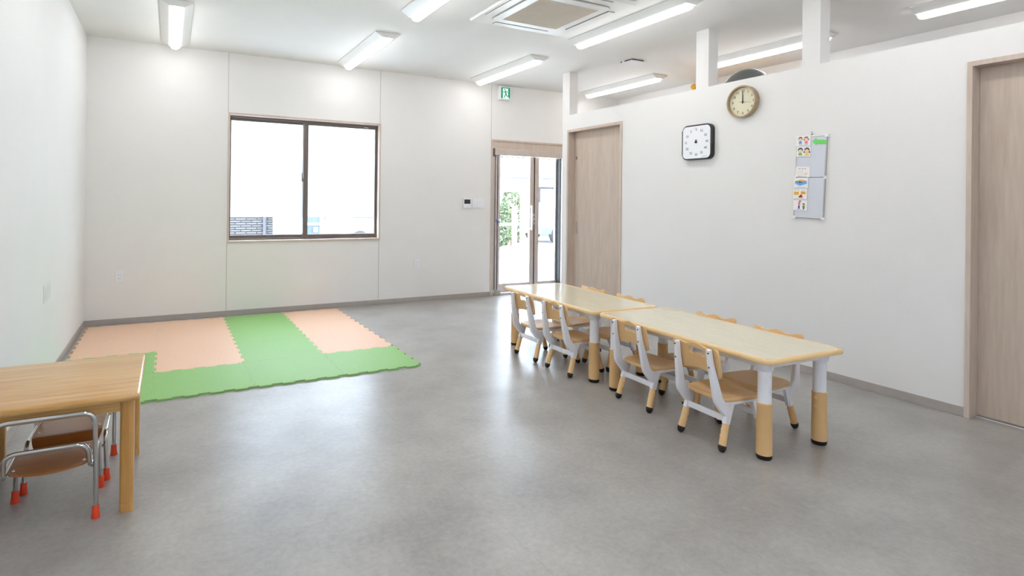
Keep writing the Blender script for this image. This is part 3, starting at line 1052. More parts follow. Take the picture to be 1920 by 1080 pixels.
def make_table(label, loc, rz):
    t = thing('activity_table', label, 'table', loc, rz, 'low activity tables')
    # rounded plastic edging with the laminate panel let into it
    rows = []
    for off, z in [(0.010, -0.026), (0.002, -0.022), (0.0, -0.013), (0.002, -0.005), (0.009, 0.0), (0.02, 0.0008), (0.024, 0.0), (0.026, -0.002)]:
        rows.append([(x, y, TH + z) for x, y in rrect(TWD - 2 * off, TL - 2 * off, max(0.05 - off, 0.02), 6)])
    mb = MB()
    V = mb.grid(rows, close_u=True)
    mb.bm.faces.new(V[0][::-1])
    mb.bm.faces.new(V[-1])
    add('edge_band', mb, M['tan_edge'], t, smooth=50)
    add('tabletop', MB().prism(rrect(TWD - 0.052, TL - 0.052, 0.026, 6), TH - 0.004, TH - 0.0006), M['laminate'], t)
    zt = TH - 0.026
    ap = 0.034
    hx, hy = TWD / 2 - TI, TL / 2 - TI
    for sx in (-1, 1):
        add('apron', MB().box(sx * (hx + 0.012) - 0.012, sx * (hx + 0.012) + 0.012, -hy + 0.03, hy - 0.03, zt - ap, zt, 0.003), M['white_frame'], t)
    for sy in (-1, 1):
        add('apron', MB().box(-hx + 0.03, hx - 0.03, sy * (hy + 0.012) - 0.012, sy * (hy + 0.012) + 0.012, zt - ap, zt, 0.003), M['white_frame'], t)
    for sx in (-1, 1):
        for sy in (-1, 1):
            cx, cy = sx * hx, sy * hy
            lg = add('leg', MB().lathe([(0, zt - 0.23), (0.031, zt - 0.23), (0.031, zt - 0.05), (0.035, zt - 0.047), (0.041, zt - 0.03), (0.043, zt), (0, zt)], 28, (cx, cy, 0)), M['white_frame'], t, smooth=40)
            add('leg_sleeve', MB().lathe([(0, 0.022), (0.036, 0.022), (0.036, 0.05), (0.0345, 0.262), (0.0355, 0.264), (0.0355, 0.274), (0.033, 0.276), (0, 0.276)], 28, (cx, cy, 0)), M['tan'], lg, smooth=40)
            add('foot', MB().lathe([(0, 0.0), (0.031, 0.0), (0.0355, 0.006), (0.0365, 0.022), (0, 0.022)], 28, (cx, cy, 0)), M['black'], lg, smooth=40)
            mb = MB()
            for z in (0.20, 0.245):
                b = MB().lathe([(0, 0), (0.008, 0), (0.006, 0.006), (0, 0.006)], 12)
                b.xform(Matrix.Translation((cx - sx * 0.034, cy, z)) @ Matrix.Rotation(math.radians(-90 * sx), 4, 'Y'))
                mb._join(b.bm)
            add('bolt', mb, M['tan'], lg)
    return t


make_table('low tan-edged activity table standing nearer the second wooden door', (3.591, -4.071, 0), -0.037)
make_table('low tan-edged activity table standing nearer the glass door', (3.628, -2.805, 0), -0.048)


# ------------------------------------------------------------------ children's plastic chairs
def back_panel():
    n = 72
    w, zb, zt = 0.150, 0.372, 0.516
    outer, hole = [], []
    # outline in (y, z), starting at the right end of the top edge and going round
    def topz(y):
        a = abs(y) / w
        return zt + 0.0085 * math.cos(a * math.pi * 2.2) * (1 - 0.25 * a)
    pts = []
    m_ = 26
    for k in range(m_ + 1):
        y = (w - 0.022) * (1 - 2 * k / m_)
        pts.append((y, topz(y)))
    def arc(cy, cz, r, a0, a1, m=6):
        for k in range(1, m):
            a = math.radians(a0 + (a1 - a0) * k / m)
            pts.append((cy + r * math.cos(a), cz + r * math.sin(a)))
    r = 0.024
    arc(-w + r, topz(w - 0.022) - r, r, 90, 180)
    pts.append((-w, topz(w) - 0.03))
    pts.append((-w + 0.002, zb + 0.035))
    arc(-w + 0.032, zb + 0.026, 0.03, 180, 270)
    for k in range(9):
        y = -w + 0.034 + (2 * w - 0.068) * k / 8
        pts.append((y, zb + 0.018 * math.cos(y / (w - 0.034) * math.pi / 2) - 0.003))
    arc(w - 0.032, zb + 0.026, 0.03, 270, 360)
    pts.append((w - 0.002, zb + 0.035))
    pts.append((w, topz(w) - 0.03))
    arc(w - r, topz(w - 0.022) - r, r, 0, 90)
    # resample to n points by arc length
    P = [Vector((a, b)) for a, b in pts]
    P.append(P[0])
    Ls = [0]
    for a, b in zip(P[:-1], P[1:]):
        Ls.append(Ls[-1] + (b - a).length)
    for k in range(n):
        s = Ls[-1] * k / n
        i = max(q for q in range(len(Ls) - 1) if Ls[q] <= s + 1e-9)
        u = (s - Ls[i]) / max(Ls[i + 1] - Ls[i], 1e-9)
        outer.append(P[i] * (1 - u) + P[i + 1] * u)
    # bone-shaped grip hole
    hc = 0.479
    for p in outer:
        a = math.atan2(p.y - hc, p.x * 0.45)
        ca, sa = math.cos(a), math.sin(a)
        hy = 0.05 * math.copysign(abs(ca) ** 0.7, ca)
        hz = (0.0125 + 0.0085 * min(1, (abs(hy) / 0.03) ** 2)) * math.copysign(abs(sa) ** 0.65, sa)
        hole.append(Vector((hy, hc + hz)))
    def place(p, th, lift=0):
        y, z = p
        x = -0.027 + (0.518 - z) * 0.22 - 0.16 * y * y / 0.15 * 0.15 / 0.15 * 0.6
        return (x + th, y, z)
    def ring(u, th, shrink=0.0):
        out = []
        for o_, h_ in zip(outer, hole):
            p = o_ * (1 - u) + h_ * u
            out.append(place(p, th))
        return out
    rows = []
    hth = 0.007
    for u, th in [(0.04, hth), (0.25, hth), (0.5, hth), (0.75, hth), (0.96, hth), (1.0, hth * 0.5), (1.0, -hth * 0.5), (0.96, -hth), (0.75, -hth), (0.5, -hth), (0.25, -hth), (0.04, -hth), (0.0, -hth * 0.5), (0.0, hth * 0.5)]:
        rows.append(ring(u, th))
    mb = MB()
    mb.grid(rows, close_u=True, close_v=True)
    return mb


def seat_mesh():
    # shallow dished seat, rounded outline, thin
    n = 56
    x0, x1, hw = 0.018, 0.305, 0.152
    cx, hl = (x0 + x1) / 2, (x1 - x0) / 2
    ol = []
    for k in range(n):
        a = 2 * math.pi * k / n
        ca, sa = math.cos(a), math.sin(a)
        e = 0.42
        x = hl * math.copysign(abs(ca) ** e, ca)
        y = hw * math.copysign(abs(sa) ** e, sa)
        y *= 0.93 + 0.07 * (x / hl)
        ol.append((x, y))
    def zt(x, y, u):
        # u: 0 centre .. 1 rim
        dish = -0.012 * max(0, 1 - (u / 0.85) ** 2)
        front = -0.012 * max(0, (x / hl - 0.6) / 0.4) ** 2
        return 0.262 + dish + front
    rows = []
    for u in (0.02, 0.25, 0.5, 0.7, 0.85, 0.95, 0.99):
        rows.append([(cx + x * u, y * u, zt(x * u, y * u, u)) for x, y in ol])
    rows.append([(cx + x, y, zt(x, y, 1) - 0.005) for x, y in ol])
    rows.append([(cx + x, y, zt(x, y, 1) - 0.014) for x, y in ol])
    rows.append([(cx + x * 0.97, y * 0.97, zt(x, y, 1) - 0.02) for x, y in ol])
    rows.append([(cx + x * 0.5, y * 0.5, zt(x * 0.5, y * 0.5, 0.5) - 0.014) for x, y in ol])
    rows.append([(cx + x * 0.02, y * 0.02, zt(0, 0, 0.02) - 0.013) for x, y in ol])
    mb = MB()
    V = mb.grid(rows, close_u=True)
    mb.bm.faces.new(V[0])
    mb.bm.faces.new(V[-1])
    return mb


def flat_bar(path, wds, th):
    """bar of rectangular section in the chair's side plane: path of (x, y, z), widths measured in the x-z plane, th across"""
    mb = MB()
    P = [Vector(p) for p in path]
    rows = []
    for i, p in enumerate(P):
        if i == 0:
            t = P[1] - P[0]
        elif i == len(P) - 1:
            t = P[i] - P[i - 1]
        else:
            t = (P[i + 1] - p).normalized() + (p - P[i - 1]).normalized()
        t = Vector((t.x, 0, t.z)).normalized()
        n = Vector((-t.z, 0, t.x))
        w_ = wds[i] / 2
        b = th / 2
        c = min(0.003, w_ * 0.4)
        rows.append([p + n * a + Vector((0, 1, 0)) * q for a, q in [(w_, b - c), (w_ - c, b), (-w_ + c, b), (-w_, b - c), (-w_, -b + c), (-w_ + c, -b), (w_ - c, -b), (w_, -b + c)]])
    V = mb.grid(rows, close_u=True)
    mb.bm.faces.new(V[0][::-1])
    mb.bm.faces.new(V[-1])
    return mb


def leg_parts(root, foot, top, knob_dir):
    """tan sleeve, black cap and bolts of one splayed leg; foot and top are axis points"""
    f, t = Vector(foot), Vector(top)
    d = (t - f).normalized()
    L = (t - f).length
    q = Vector((0, 0, 1)).rotation_difference(d).to_matrix().to_4x4()
    mt = Matrix.Translation(f) @ q
    lg = add('leg', MB().lathe([(0, 0.026), (0.0185, 0.026), (0.0172, L - 0.004), (0.0158, L), (0, L)], 20).xform(mt), M['tan'], root, smooth=40)
    prof = [(0, -0.002), (0.008, -0.001), (0.014, 0.004), (0.0182, 0.012), (0.0198, 0.02), (0.0198, 0.030), (0.0186, 0.032), (0, 0.032)]
    add('foot_cap', MB().lathe(prof, 20).xform(mt), M['black'], lg, smooth=40)
    mb = MB()
    for s in (0.075, 0.105):
        b = MB().lathe([(0, 0), (0.0065, 0), (0.005, 0.006), (0, 0.006)], 12)
        b.xform(Matrix.Translation(f + d * s + Vector((0, knob_dir * 0.016, 0))) @ Matrix.Rotation(math.radians(-90 * knob_dir), 4, 'X'))
        mb._join(b.bm)
    add('bolt', mb, M['tan'], lg, smooth=40)
    return lg


def make_chair():
    t = thing('toddler_chair', 'chair', 'chair', (0, 0, 0), group='tan and white toddler chairs at the activity tables')
    add('seat', seat_mesh(), M['tan'], t, smooth=40)
    add('backrest', back_panel(), M['tan'], t, smooth=40)
    zc = 0.0205
    for s in (-1, 1):
        # upright, knee and rear leg socket in one white moulding
        path = fillet([(-0.055, s * 0.104, 0.513), (-0.047, s * 0.108, 0.44), (-0.008, s * 0.122, 0.255), (0.036, s * 0.124, 0.205), (0.056, s * 0.125, 0.18), (0.040, s * 0.127, 0.135)], [0, 0.1, 0.05, 0.03, 0.03, 0], 4)
        wd = []
        for p in path:
            if p.z > 0.5:
                wd.append(0.022)
            elif p.z > 0.27:
                wd.append(0.026 + (0.5 - p.z) * 0.05)
            elif p.z > 0.19:
                wd.append(0.05)
            else:
                wd.append(0.034)
        fr = add('side_frame', flat_bar(path, wd, 0.024), M['white_frame'], t, smooth=35)
        mb = MB()
        for z, x in ((0.497, -0.0655), (0.425, -0.0595)):
            b = MB().lathe([(0, 0), (0.0045, 0), (0.0045, 0.002), (0, 0.002)], 10)
            b.xform(Matrix.Translation((x + 0.0005, s * (0.104 if z > 0.5 else 0.109), z)) @ Matrix.Rotation(math.radians(-90), 4, 'Y'))
            mb._join(b.bm)
        add('screw', mb, M['slot'], fr)
        # gusset under the rear of the seat, side rail and front leg socket
        g = MB()
        g.prism([(0.02, 0.235), (0.10, 0.243), (0.082, 0.19), (0.064, 0.13), (0.040, 0.135), (0.046, 0.18)], -0.009, 0.009)
        g.xform(Matrix.Translation((0, s * 0.124, 0)) @ Matrix.Rotation(math.radians(90), 4, 'X'))
        add('gusset', g, M['white_frame'], t)
        add('seat_rail', MB().box(0.06, 0.28, s * 0.124 - 0.01, s * 0.124 + 0.01, 0.226, 0.242, 0.003), M['white_frame'], t)
        add('front_socket', flat_bar([(0.245, s * 0.124, 0.232), (0.258, s * 0.126, 0.18), (0.272, s * 0.128, 0.13)], [0.044, 0.036, 0.03], 0.024), M['white_frame'], t)
        leg_parts(t, (0.004, s * 0.134, 0.0022), (0.042, s * 0.127, 0.135), -s)
        leg_parts(t, (0.306, s * 0.134, 0.0022), (0.270, s * 0.127, 0.135), -s)
    for x in (0.044, 0.268):
        b = add('crossbar', MB().box(x - 0.006, x + 0.006, -0.122, 0.122, 0.142, 0.174, 0.003), M['white_frame'], t)
        fx = -1 if x < 0.1 else 1
        for y in (-0.04, 0.0, 0.04):
            add('rib', MB().box(x + fx * 0.006 - 0.0015, x + fx * 0.006 + 0.0015, y - 0.002, y + 0.002, 0.146, 0.170), M['white_frame'], b)
    return t


spots = [
    (3.227, -4.332, -3.5, 'tan and white toddler chair on the open side, end seat nearest the second wooden door'),
    (3.293, -3.790, -2.5, 'tan and white toddler chair on the open side, second from the second wooden door'),
    (3.283, -3.060, 0.0, 'tan and white toddler chair on the open side, second from the glass door'),
    (3.284, -2.640, 0.0, 'tan and white toddler chair on the open side, end seat nearest the glass door'),
    (3.875, -4.305, 180.0, 'tan and white toddler chair on the partition side, end seat nearest the second wooden door'),
    (3.912, -3.862, 180.0, 'tan and white toddler chair on the partition side, second from the second wooden door'),
    (3.940, -3.072, 180.0, 'tan and white toddler chair on the partition side, second from the glass door'),
    (3.955, -2.625, 180.0, 'tan and white toddler chair on the partition side, end seat nearest the glass door'),
]
ch0 = make_chair()
for k, (x, y, a, lb) in enumerate(spots):
    if k == 0:
        ch0.location = (x, y, 0)
        ch0.rotation_euler = (0, 0, math.radians(a))
        ch0['label'] = lb
    else:
        copy_tree(ch0, None, (x, y, 0), math.radians(a), lb)

# ------------------------------------------------------------------ pine table by the side wall
pt = thing('pine_table', 'small varnished pine table against the side wall', 'table', (0.3195, -3.52, 0))
px, py, pz = 0.3075, 0.327, 0.475
rows = []
for off, z in [(0.010, -0.028), (0.003, -0.025), (0.0, -0.014), (0.002, -0.006), (0.008, -0.0012), (0.014, 0.0)]:
    rows.append([(x, y, pz + z) for x, y in rrect(2 * (px - off), 2 * (py - off), 0.02, 4)])
mb = MB()
V = mb.grid(rows, close_u=True)
mb.bm.faces.new(V[0][::-1])
mb.bm.faces.new(V[-1])
add('tabletop', mb, M['pine'], pt, smooth=60)
lx, ly = 0.2625, 0.268
for s in (-1, 1):
    add('apron', MB().box(-lx + 0.02, lx - 0.02, s * ly - 0.01, s * ly + 0.01, 0.398, pz - 0.028, 0.002), M['pine'], pt)
    add('apron', MB().box(s * lx - 0.01, s * lx + 0.01, -ly + 0.02, ly - 0.02, 0.398, pz - 0.028, 0.002), M['pine_v'], pt)
for sx in (-1, 1):
    for sy in (-1, 1):
        o = [(sx * lx + a, sy * ly + b) for a, b in rrect(0.05, 0.05, 0.016, 5)]
        mb = MB().prism(o, 0.033, pz - 0.028)
        lg = add('leg', mb, M['pine_v'], pt, smooth=30)
        add('leg_foot', MB().prism([(sx * lx + a, sy * ly + b) for a, b in rrect(0.0505, 0.0505, 0.016, 5)], 0, 0.032, 0.001), M['pine_v'], lg, smooth=30)


# ------------------------------------------------------------------ chrome tube chairs
def make_pipe_chair():
    t = thing('pipe_chair', 'chair', 'chair', group='chrome tube toddler chairs under the pine table')
    r = 0.0088
    hw = 0.157
    hoop = fillet([(hw, -0.132, 0.03), (hw, -0.150, 0.20), (hw - 0.003, -0.179, 0.427), (-hw + 0.003, -0.179, 0.427), (-hw, -0.150, 0.20), (-hw, -0.132, 0.03)], [0, 0.1, 0.042, 0.042, 0.1, 0], 8)
    add('back_hoop', MB().tube(hoop, r, 14), M['chrome'], t, smooth=60)
    a = 0.136
    fr = fillet([(hw - 0.008, 0.130, 0.03), (a + 0.006, 0.124, 0.205), (a, -0.13, 0.205), (a - 0.006, -0.155, 0.302), (-a + 0.006, -0.155, 0.302), (-a, -0.13, 0.205), (-a - 0.006, 0.124, 0.205), (-hw + 0.008, 0.130, 0.03)], [0, 0.04, 0.03, 0.045, 0.045, 0.03, 0.04, 0], 8)
    add('seat_frame', MB().tube(fr, r, 14), M['chrome'], t, smooth=60)
    add('stretcher', MB().tube([(-a - 0.004, 0.127, 0.15), (a + 0.004, 0.127, 0.15)], 0.006, 10), M['chrome'], t, smooth=60)
    add('link_tube', MB().tube([(a, -0.118, 0.205), (hw - 0.0005, -0.151, 0.205)], 0.006, 10).tube([(-a, -0.118, 0.205), (-hw + 0.0005, -0.151, 0.205)], 0.006, 10), M['chrome'], t, smooth=60)
    # moulded plywood seat: rounded rear edge, front edge rolled down
    rows = []
    ny, nx = 22, 16
    def surf(u, v):
        y = -0.128 + 0.268 * v
        hw_ = 0.128
        x = hw_ * (2 * u - 1)
        # rear edge bows backwards, front corners rounded
        yy = y - 0.022 * (1 - (x / hw_) ** 2) * (1 - v) ** 2
        drop = 0.03 * max(0, (v - 0.8) / 0.2) ** 2
        z = 0.219 - drop - 0.006 * (1 - (x / hw_) ** 2) * (1 - v)
        return Vector((x * (1 - 0.10 * max(0, (v - 0.85) / 0.15) ** 2 - 0.10 * max(0, (0.12 - v) / 0.12) ** 2), yy, z))
    mb = MB()
    T_, B_ = [], []
    for i in range(ny + 1):
        T_.append([surf(k / nx, i / ny) for k in range(nx + 1)])
        B_.append([surf(k / nx, i / ny) - Vector((0, 0, 0.007)) for k in range(nx + 1)])
    def rim(G):
        return [G[0][k] for k in range(nx + 1)] + [G[i][nx] for i in range(1, ny + 1)] + [G[ny][k] for k in range(nx - 1, -1, -1)] + [G[i][0] for i in range(ny - 1, 0, -1)]
    mb.grid(T_)
    mb.grid(B_)
    mb.grid([rim(T_), rim(B_)], close_u=True)
    bmesh.ops.remove_doubles(mb.bm, verts=mb.bm.verts[:], dist=1e-6)
    st = add('seat', mb, M['ply'], t, smooth=40)
    mb = MB()
    for sx in (-1, 1):
        for y in (-0.095, 0.05):
            mb.lathe([(0, 0), (0.006, 0), (0.004, 0.0035), (0, 0.004)], 12, (sx * 0.112, y, 0.2175))
    add('rivet', mb, M['steel'], st, smooth=40)
    for (x, y) in [(hw, -0.132), (-hw, -0.132), (hw - 0.008, 0.130), (-hw + 0.008, 0.130)]:
        add('rubber_tip', MB().lathe([(0, 0), (0.0155, 0), (0.0155, 0.004), (0.0125, 0.024), (0.0122, 0.046), (0.0105, 0.048), (0, 0.048)], 18, (x, y, 0)), M['orange'], t, smooth=40)
    return t


pc = make_pipe_chair()
pc.location = (0.322, -3.671, 0)
pc['label'] = 'chrome tube toddler chair under the pine table, its back hoop facing out into the room'
copy_tree(pc, None, (0.338, -3.346, 0), math.pi, 'chrome tube toddler chair under the pine table on the side of the foam mats')

# ------------------------------------------------------------------ beyond the partition
cb = thing('storage_cabinet', 'tall white cabinet behind the partition carrying the grey ball', 'cabinet', (5.55, -2.97, 0))
add('body', MB().box(-0.25, 0.25, -0.45, 0.45, 0, 2.07, 0.004), M['white_plastic'], cb)
for s in (-1, 1):
    dd = add('cabinet_door', MB().box(-0.268, -0.25, 0.004 if s > 0 else -0.446, 0.446 if s > 0 else -0.004, 0.05, 2.05, 0.003), M['white_plastic'], cb)
    add('handle', MB().box(-0.285, -0.268, s * 0.03 - 0.006, s * 0.03 + 0.006, 0.95, 1.10, 0.003), M['steel'], dd)
bl = thing('exercise_ball', 'big grey exercise ball showing above the partition', 'ball', (5.5, -2.975, 2.0695))
mb = MB()
RB = 0.215
rows = []
for i in range(1, 32):
    a = math.pi * i / 32
    rr = RB * (1 + 0.004 * (i % 4 == 0))
    rows.append([(rr * math.sin(a) * math.cos(2 * math.pi * k / 48), rr * math.sin(a) * math.sin(2 * math.pi * k / 48), RB - rr * math.cos(a)) for k in range(48)])
V = mb.grid(rows, close_u=True)
mb.bm.faces.new(V[0][::-1])
mb.bm.faces.new(V[-1])
add('ball_skin', mb, M['ball'], bl, smooth=60)
add('valve_plug', MB().lathe([(0, 0), (0.012, 0), (0.012, 0.004), (0, 0.005)], 16, (0, 0, 2 * RB - 0.002)), M['white_plastic'], bl)
cu = thing('bounce_curtain', 'yellow curtain added behind the partition for warm bounce light, unseen but for its tip', 'curtain', (6.64, -2.05, 0))  # unseen cloth added to bounce a warm tint onto the ceiling
rows = []
for z in (0.04, 0.7, 1.4, 2.1, 2.66):
    rows.append([(0.022 * math.sin(k * 0.9) * (1.1 - 0.15 * z), 0.6 - 1.2 * k / 80, z) for k in range(81)])
thick = [[(x + 0.004, y, z) for x, y, z in r] for r in rows]
mb = MB()
mb.grid(rows)
mb.grid(thick)
add('cloth', mb, M['yellow'], cu, smooth=60)
add('curtain_rail', MB().box(-0.03, 0.1, -0.62, 0.62, 2.655, 2.68, 0.003), M['yellow'], cu)
add('rail_finial', MB().lathe([(0, 2.675), (0.02, 2.68), (0.045, 2.715), (0.03, 2.75), (0, 2.765)], 20, (-0.02, 0.60, 0)), M['yellow'], cu, smooth=50)

# ------------------------------------------------------------------ outside
GZ = -0.28
M['concrete'] = mat('pale_concrete', rgb(214, 212, 208), 0.9, var=0.06, scale=2)
M['white_paint'] = mat('white_paint', rgb(238, 238, 238), 0.5)
M['siding'] = brick_mat('grey_brick_siding', rgb(62, 61, 64), rgb(78, 77, 80), rgb(10, 10, 11))
M['ext_cream'] = mat('cream_stucco', rgb(212, 208, 200), 0.9)
M['ext_blue'] = mat('pale_blue_siding', rgb(84, 96, 106), 0.8)
M['roof_tile'] = mat('slate_roof', rgb(54, 56, 64), 0.7)
M['curtain'] = mat('curtain_cloth', rgb(120, 128, 140), 0.9)
M['dark_glass'] = mat('dark_window_glass', rgb(50, 56, 66), 0.08)
M['leaf'] = mat('hedge_leaf', rgb(62, 76, 48), 0.7, var=0.35, scale=9)
M['car_blue'] = mat('car_paint_grey_blue', rgb(62, 70, 86), 0.25, coat=0.6)
M['car_white'] = mat('car_paint_white', rgb(236, 236, 236), 0.25, coat=0.6)
M['tyre'] = mat('tyre', rgb(36, 36, 38), 0.8)
M['poly'] = mat('corrugated_sheet', rgb(62, 64, 78), 0.5)

g = struct(add('ground', MB().box(-40, 60, T, 70, GZ - 0.2, GZ), M['concrete']), 'pale concrete yard outside')
struct(add('porch_step', MB().box(4.2, 7.2, T + 0.001, 1.5, GZ, -0.03, 0.01), M['concrete']), 'pale concrete step outside the glass door')

rl = thing('yard_railing', 'white railing outside the glass door', 'railing', (0, 2.5, GZ))
add('top_rail', MB().box(5.2, 9.6, -0.025, 0.025, 1.085, 1.135, 0.006), M['white_paint'], rl)
for x in (5.4, 6.555, 7.66, 8.8):
    hgt = 1.45 if x == 6.555 else 1.085
    add('post', MB().box(x - 0.036, x + 0.036, -0.036, 0.036, 0, hgt, 0.006), M['white_paint'], rl)
add('post', MB().box(6.75, 6.82, 0.04, 0.11, 0, 1.72, 0.006), M['white_paint'], rl)

cn = thing('terrace_canopy', 'grey corrugated canopy edge seen through the top of the glass door', 'canopy', (0, 2.5, 0))
rows = []
for y, z in ((0.0, 2.075), (1.1, 2.26)):
    rows.append([(5.6 + 0.02 * k, y, z + 0.022 * math.sin(2 * math.pi * k / 6)) for k in range(170)])
up_ = [[(x, y, z + 0.006) for x, y, z in r] for r in rows]
mb = MB()
mb.grid(rows)
mb.grid(up_)
mb.grid([rows[0], up_[0]])
mb.grid([rows[1], up_[1]])
add('corrugated_sheet', mb, M['poly'], cn, smooth=60)
add('beam', MB().box(5.6, 9.0, 0.08, 0.14, 2.11, 2.17), M['white_paint'], cn)
for x in (5.7, 8.9):
    add('post', MB().box(x - 0.03, x + 0.03, 0.08, 0.14, GZ, 2.11), M['white_paint'], cn)

# neighbouring house behind the door view
hs = thing('cream_house', 'cream house with a curtained window across the yard from the glass door', 'house', (16.5, 14, GZ))
add('wall', MB().box(-3.0, 4.0, 0, 6, 0, 5.0), M['ext_cream'], hs)
add('eave', MB().prism([(-3.3, 2.55), (4.3, 2.55), (4.3, 2.62), (-3.3, 2.70)], -0.05, 0.75).xform(Matrix.Rotation(math.radians(90), 4, 'X')), M['ext_blue'], hs)
rf = add('roof', MB().prism([(-0.8, 4.9), (6.8, 4.9), (3.0, 6.6)], -4.4, 3.4).xform(Matrix.Rotation(math.radians(90), 4, 'Z') @ Matrix.Rotation(math.radians(90), 4, 'X')), M['roof_tile'], hs)
wn = add('window', MB().box(-1.15, -1.05, -0.06, 0.02, 0.95, 2.2).box(0.1, 0.2, -0.06, 0.02, 0.95, 2.2).box(-1.05, 0.1, -0.06, 0.02, 2.12, 2.2).box(-1.05, 0.1, -0.06, 0.02, 0.95, 1.1), M['roof_tile'], hs)
add('pane', MB().box(-1.05, 0.1, -0.02, -0.01, 1.1, 2.12), M['ext_cream'], wn)
rows = []
for k in range(13):
    z = 2.1 - k * 0.08
    rows.append([(0.08 - (0.15 + 0.85 * (1 - k / 12) ** 2) * (1 - q / 16), -0.045 + 0.012 * math.sin(q * 1.9), z) for q in range(17)])
curtain_mb = MB()
curtain_mb.grid(rows)
add('curtain', curtain_mb, M['curtain'], wn, smooth=60)
add('lower_siding', MB().box(-1.4, 0.6, -0.03, 0, 0, 0.95), M['ext_blue'], hs)

lw = thing('low_wall', 'low white wall at the far side of the yard', 'wall', (13.0, 8.0, GZ))
add('blocks', MB().box(-1.2, 5, -0.08, 0.08, 0, 0.5), M['white_paint'], lw)
add('coping', MB().box(-1.22, 5.02, -0.1, 0.1, 0.5, 0.55, 0.01), M['white_paint'], lw)


def hedge(x, y, rx, ry, hz, label, n=900):
    t = thing('hedge_bush', label, 'bush', (x, y, GZ), group='bushes across the yard')
    mb = MB()
    for _ in range(n):
        u, v_ = random.random() * 2 * math.pi, random.random()
        rr = 0.75 + 0.3 * random.random()
        cz_ = v_ * hz
        k = math.sqrt(max(0.05, 1 - (abs(v_ - 0.5) * 1.7) ** 2))
        p = Vector((rx * k * rr * math.cos(u), ry * k * rr * math.sin(u), 0.1 + cz_))
        a = Vector((random.gauss(0, 1), random.gauss(0, 1), random.gauss(0, 1))).normalized()
        b = a.cross(Vector((random.gauss(0, 1), random.gauss(0, 1), random.gauss(0, 1)))).normalized()
        s = 0.05 + 0.04 * random.random()
        vs = [mb.bm.verts.new(p + q) for q in (a * s, b * s * 0.5, -a * s, -b * s * 0.5)]
        mb.bm.faces.new(vs)
    lf = add('foliage', mb, M['leaf'], t)
    lf['kind'] = 'stuff'
    add('trunk', MB().tube([(0, 0, 0), (0.02, 0, 0.4), (0, 0.02, hz * 0.7)], [0.04, 0.035, 0.02], 8), M['p_brown'], t, smooth=60)
    return t


hedge(10.35, 9.2, 0.42, 0.5, 1.35, 'rounded green bush across the yard, next to the left jamb of the glass door')
hedge(11.3, 9.9, 0.40, 0.5, 1.75, 'taller green bush across the yard beside the white railing post')


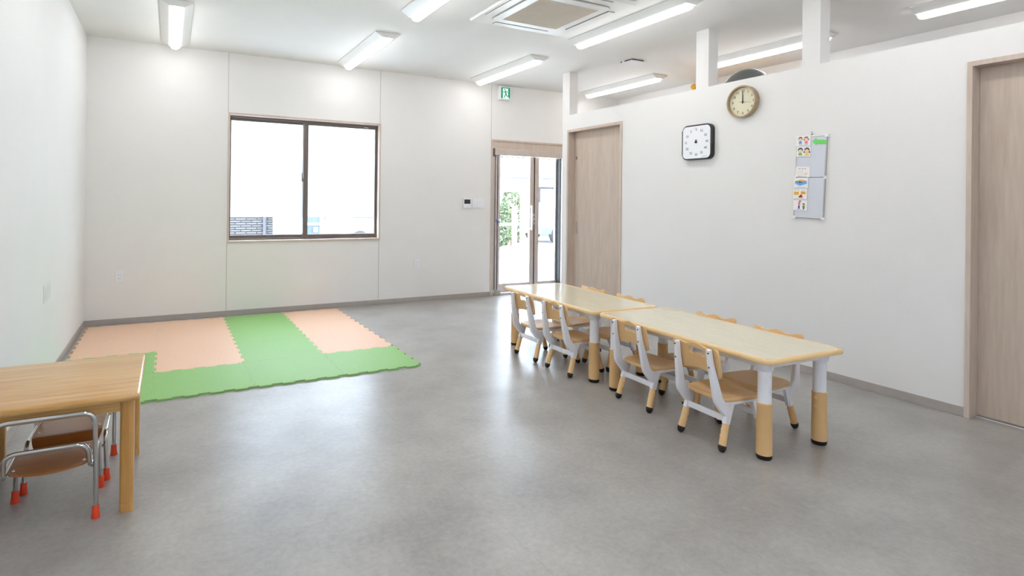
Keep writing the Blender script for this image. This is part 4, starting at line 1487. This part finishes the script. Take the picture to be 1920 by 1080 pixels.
def make_car(paint, name_label, loc, rz):
    t = thing('parked_car', name_label, 'car', loc, rz)
    prof = [(-2.1, 0.35), (-2.12, 0.75), (-1.95, 0.95), (-1.75, 1.35), (-1.4, 1.52), (0.2, 1.52), (0.55, 1.42), (1.05, 0.98), (1.85, 0.85), (2.08, 0.65), (2.1, 0.35)]
    mb = MB()
    rows = []
    for y, s in ((-0.84, 0.97), (-0.8, 1.0), (0.8, 1.0), (0.84, 0.97)):
        rows.append([(x * s, y * (1 - 0.12 * max(0, (z - 0.9) / 0.6)), 0.35 + (z - 0.35) * s) for x, z in prof])
    V = mb.grid(rows, close_u=True)
    mb.bm.faces.new(V[0][::-1])
    mb.bm.faces.new(V[-1])
    body = add('body', mb, paint, t)
    for s in (-1, 1):
        for a, b in (((-1.6, 0.98), (-0.55, 1.42)), ((-0.45, 0.98), (0.75, 1.42))):
            q = [(a[0], a[1]), (b[0], a[1]), (b[0] - (0.35 if b[0] > 0 else 0), b[1]), (a[0] + (0.2 if a[0] < -1 else 0), b[1])]
            pm = MB()
            y0 = s * 0.84
            V = [(x, s * (0.846 * (1 - 0.12 * max(0, (z - 0.9) / 0.6))), z) for x, z in q]
            W = [(x, y * 0.98, z) for x, y, z in V]
            pm.grid([V, W], close_u=True)
            pm.bm.faces.new([pm.bm.verts.new(p) for p in V])
            pm.bm.faces.new([pm.bm.verts.new(p) for p in W])
            add('side_window', pm, M['dark_glass'], body)
        for x in (-1.35, 1.3):
            wb = MB().lathe([(0, 0), (0.22, 0), (0.3, 0.02), (0.31, 0.06), (0.31, 0.18), (0.28, 0.2), (0, 0.2)], 28)
            wb.xform(Matrix.Translation((x, s * 0.66, 0.31)) @ Matrix.Rotation(math.radians(-90 * s), 4, 'X'))
            wh = add('wheel', wb, M['tyre'], t, smooth=40)
            hb = MB().lathe([(0, 0.2), (0.18, 0.2), (0.17, 0.21), (0, 0.215)], 24)
            hb.xform(Matrix.Translation((x, s * 0.66, 0.31)) @ Matrix.Rotation(math.radians(-90 * s), 4, 'X'))
            add('hub_cap', hb, M['steel'], wh, smooth=40)
    add('windscreen', MB().box(-0.02, 0.02, -0.66, 0.66, -0.26, 0.24).xform(Matrix.Translation((0.82, 0, 1.2)) @ Matrix.Rotation(math.radians(-49), 4, 'Y')), M['dark_glass'], body)
    return t


make_car(M['car_blue'], 'grey-blue car parked across the yard, seen through the glass door', (15.0, 11.2, GZ), 0)
make_car(M['car_white'], 'white car parked outside, seen through the bottom of the window', (7.2, 10.6, GZ), 0.0)

bh_ = thing('brick_house', 'grey brick-clad house seen through the bottom of the window', 'house', (0, 12, GZ))
add('wall', MB().box(-1.6, 3.69, 0, 6, 0, 5.4), M['siding'], bh_)
add('downpipe', MB().tube([(3.42, -0.06, 0.0), (3.42, -0.06, 5.3)], 0.055, 12), M['roof_tile'], bh_, smooth=60)
add('roof', MB().prism([(-0.5, 5.4), (6.5, 5.4), (3.0, 7.2)], -2.0, 4.1).xform(Matrix.Rotation(math.radians(90), 4, 'Z') @ Matrix.Rotation(math.radians(90), 4, 'X')), M['roof_tile'], bh_)
ph = thing('pale_house', 'pale blue-grey house with white bands seen through the window', 'house', (5.2, 14.5, GZ))
add('wall', MB().box(0.05, 1.05, 0, 0.5, 0, 5), M['ext_blue'], ph)
add('wall_band', MB().box(0.03, 1.07, -0.03, 0, 0.57, 0.66), M['white_paint'], ph)
add('wall_band', MB().box(0.58, 0.72, -0.035, 0, 0, 5), M['white_paint'], ph)
w_ = add('window', MB().box(0.34, 0.5, -0.05, -0.03, 0.32, 0.5), M['white_paint'], ph)
add('roof', MB().prism([(-0.3, 5.0), (0.8, 5.0), (0.25, 5.5)], -0.3, 1.4).xform(Matrix.Rotation(math.radians(90), 4, 'Z') @ Matrix.Rotation(math.radians(90), 4, 'X')), M['roof_tile'], ph)
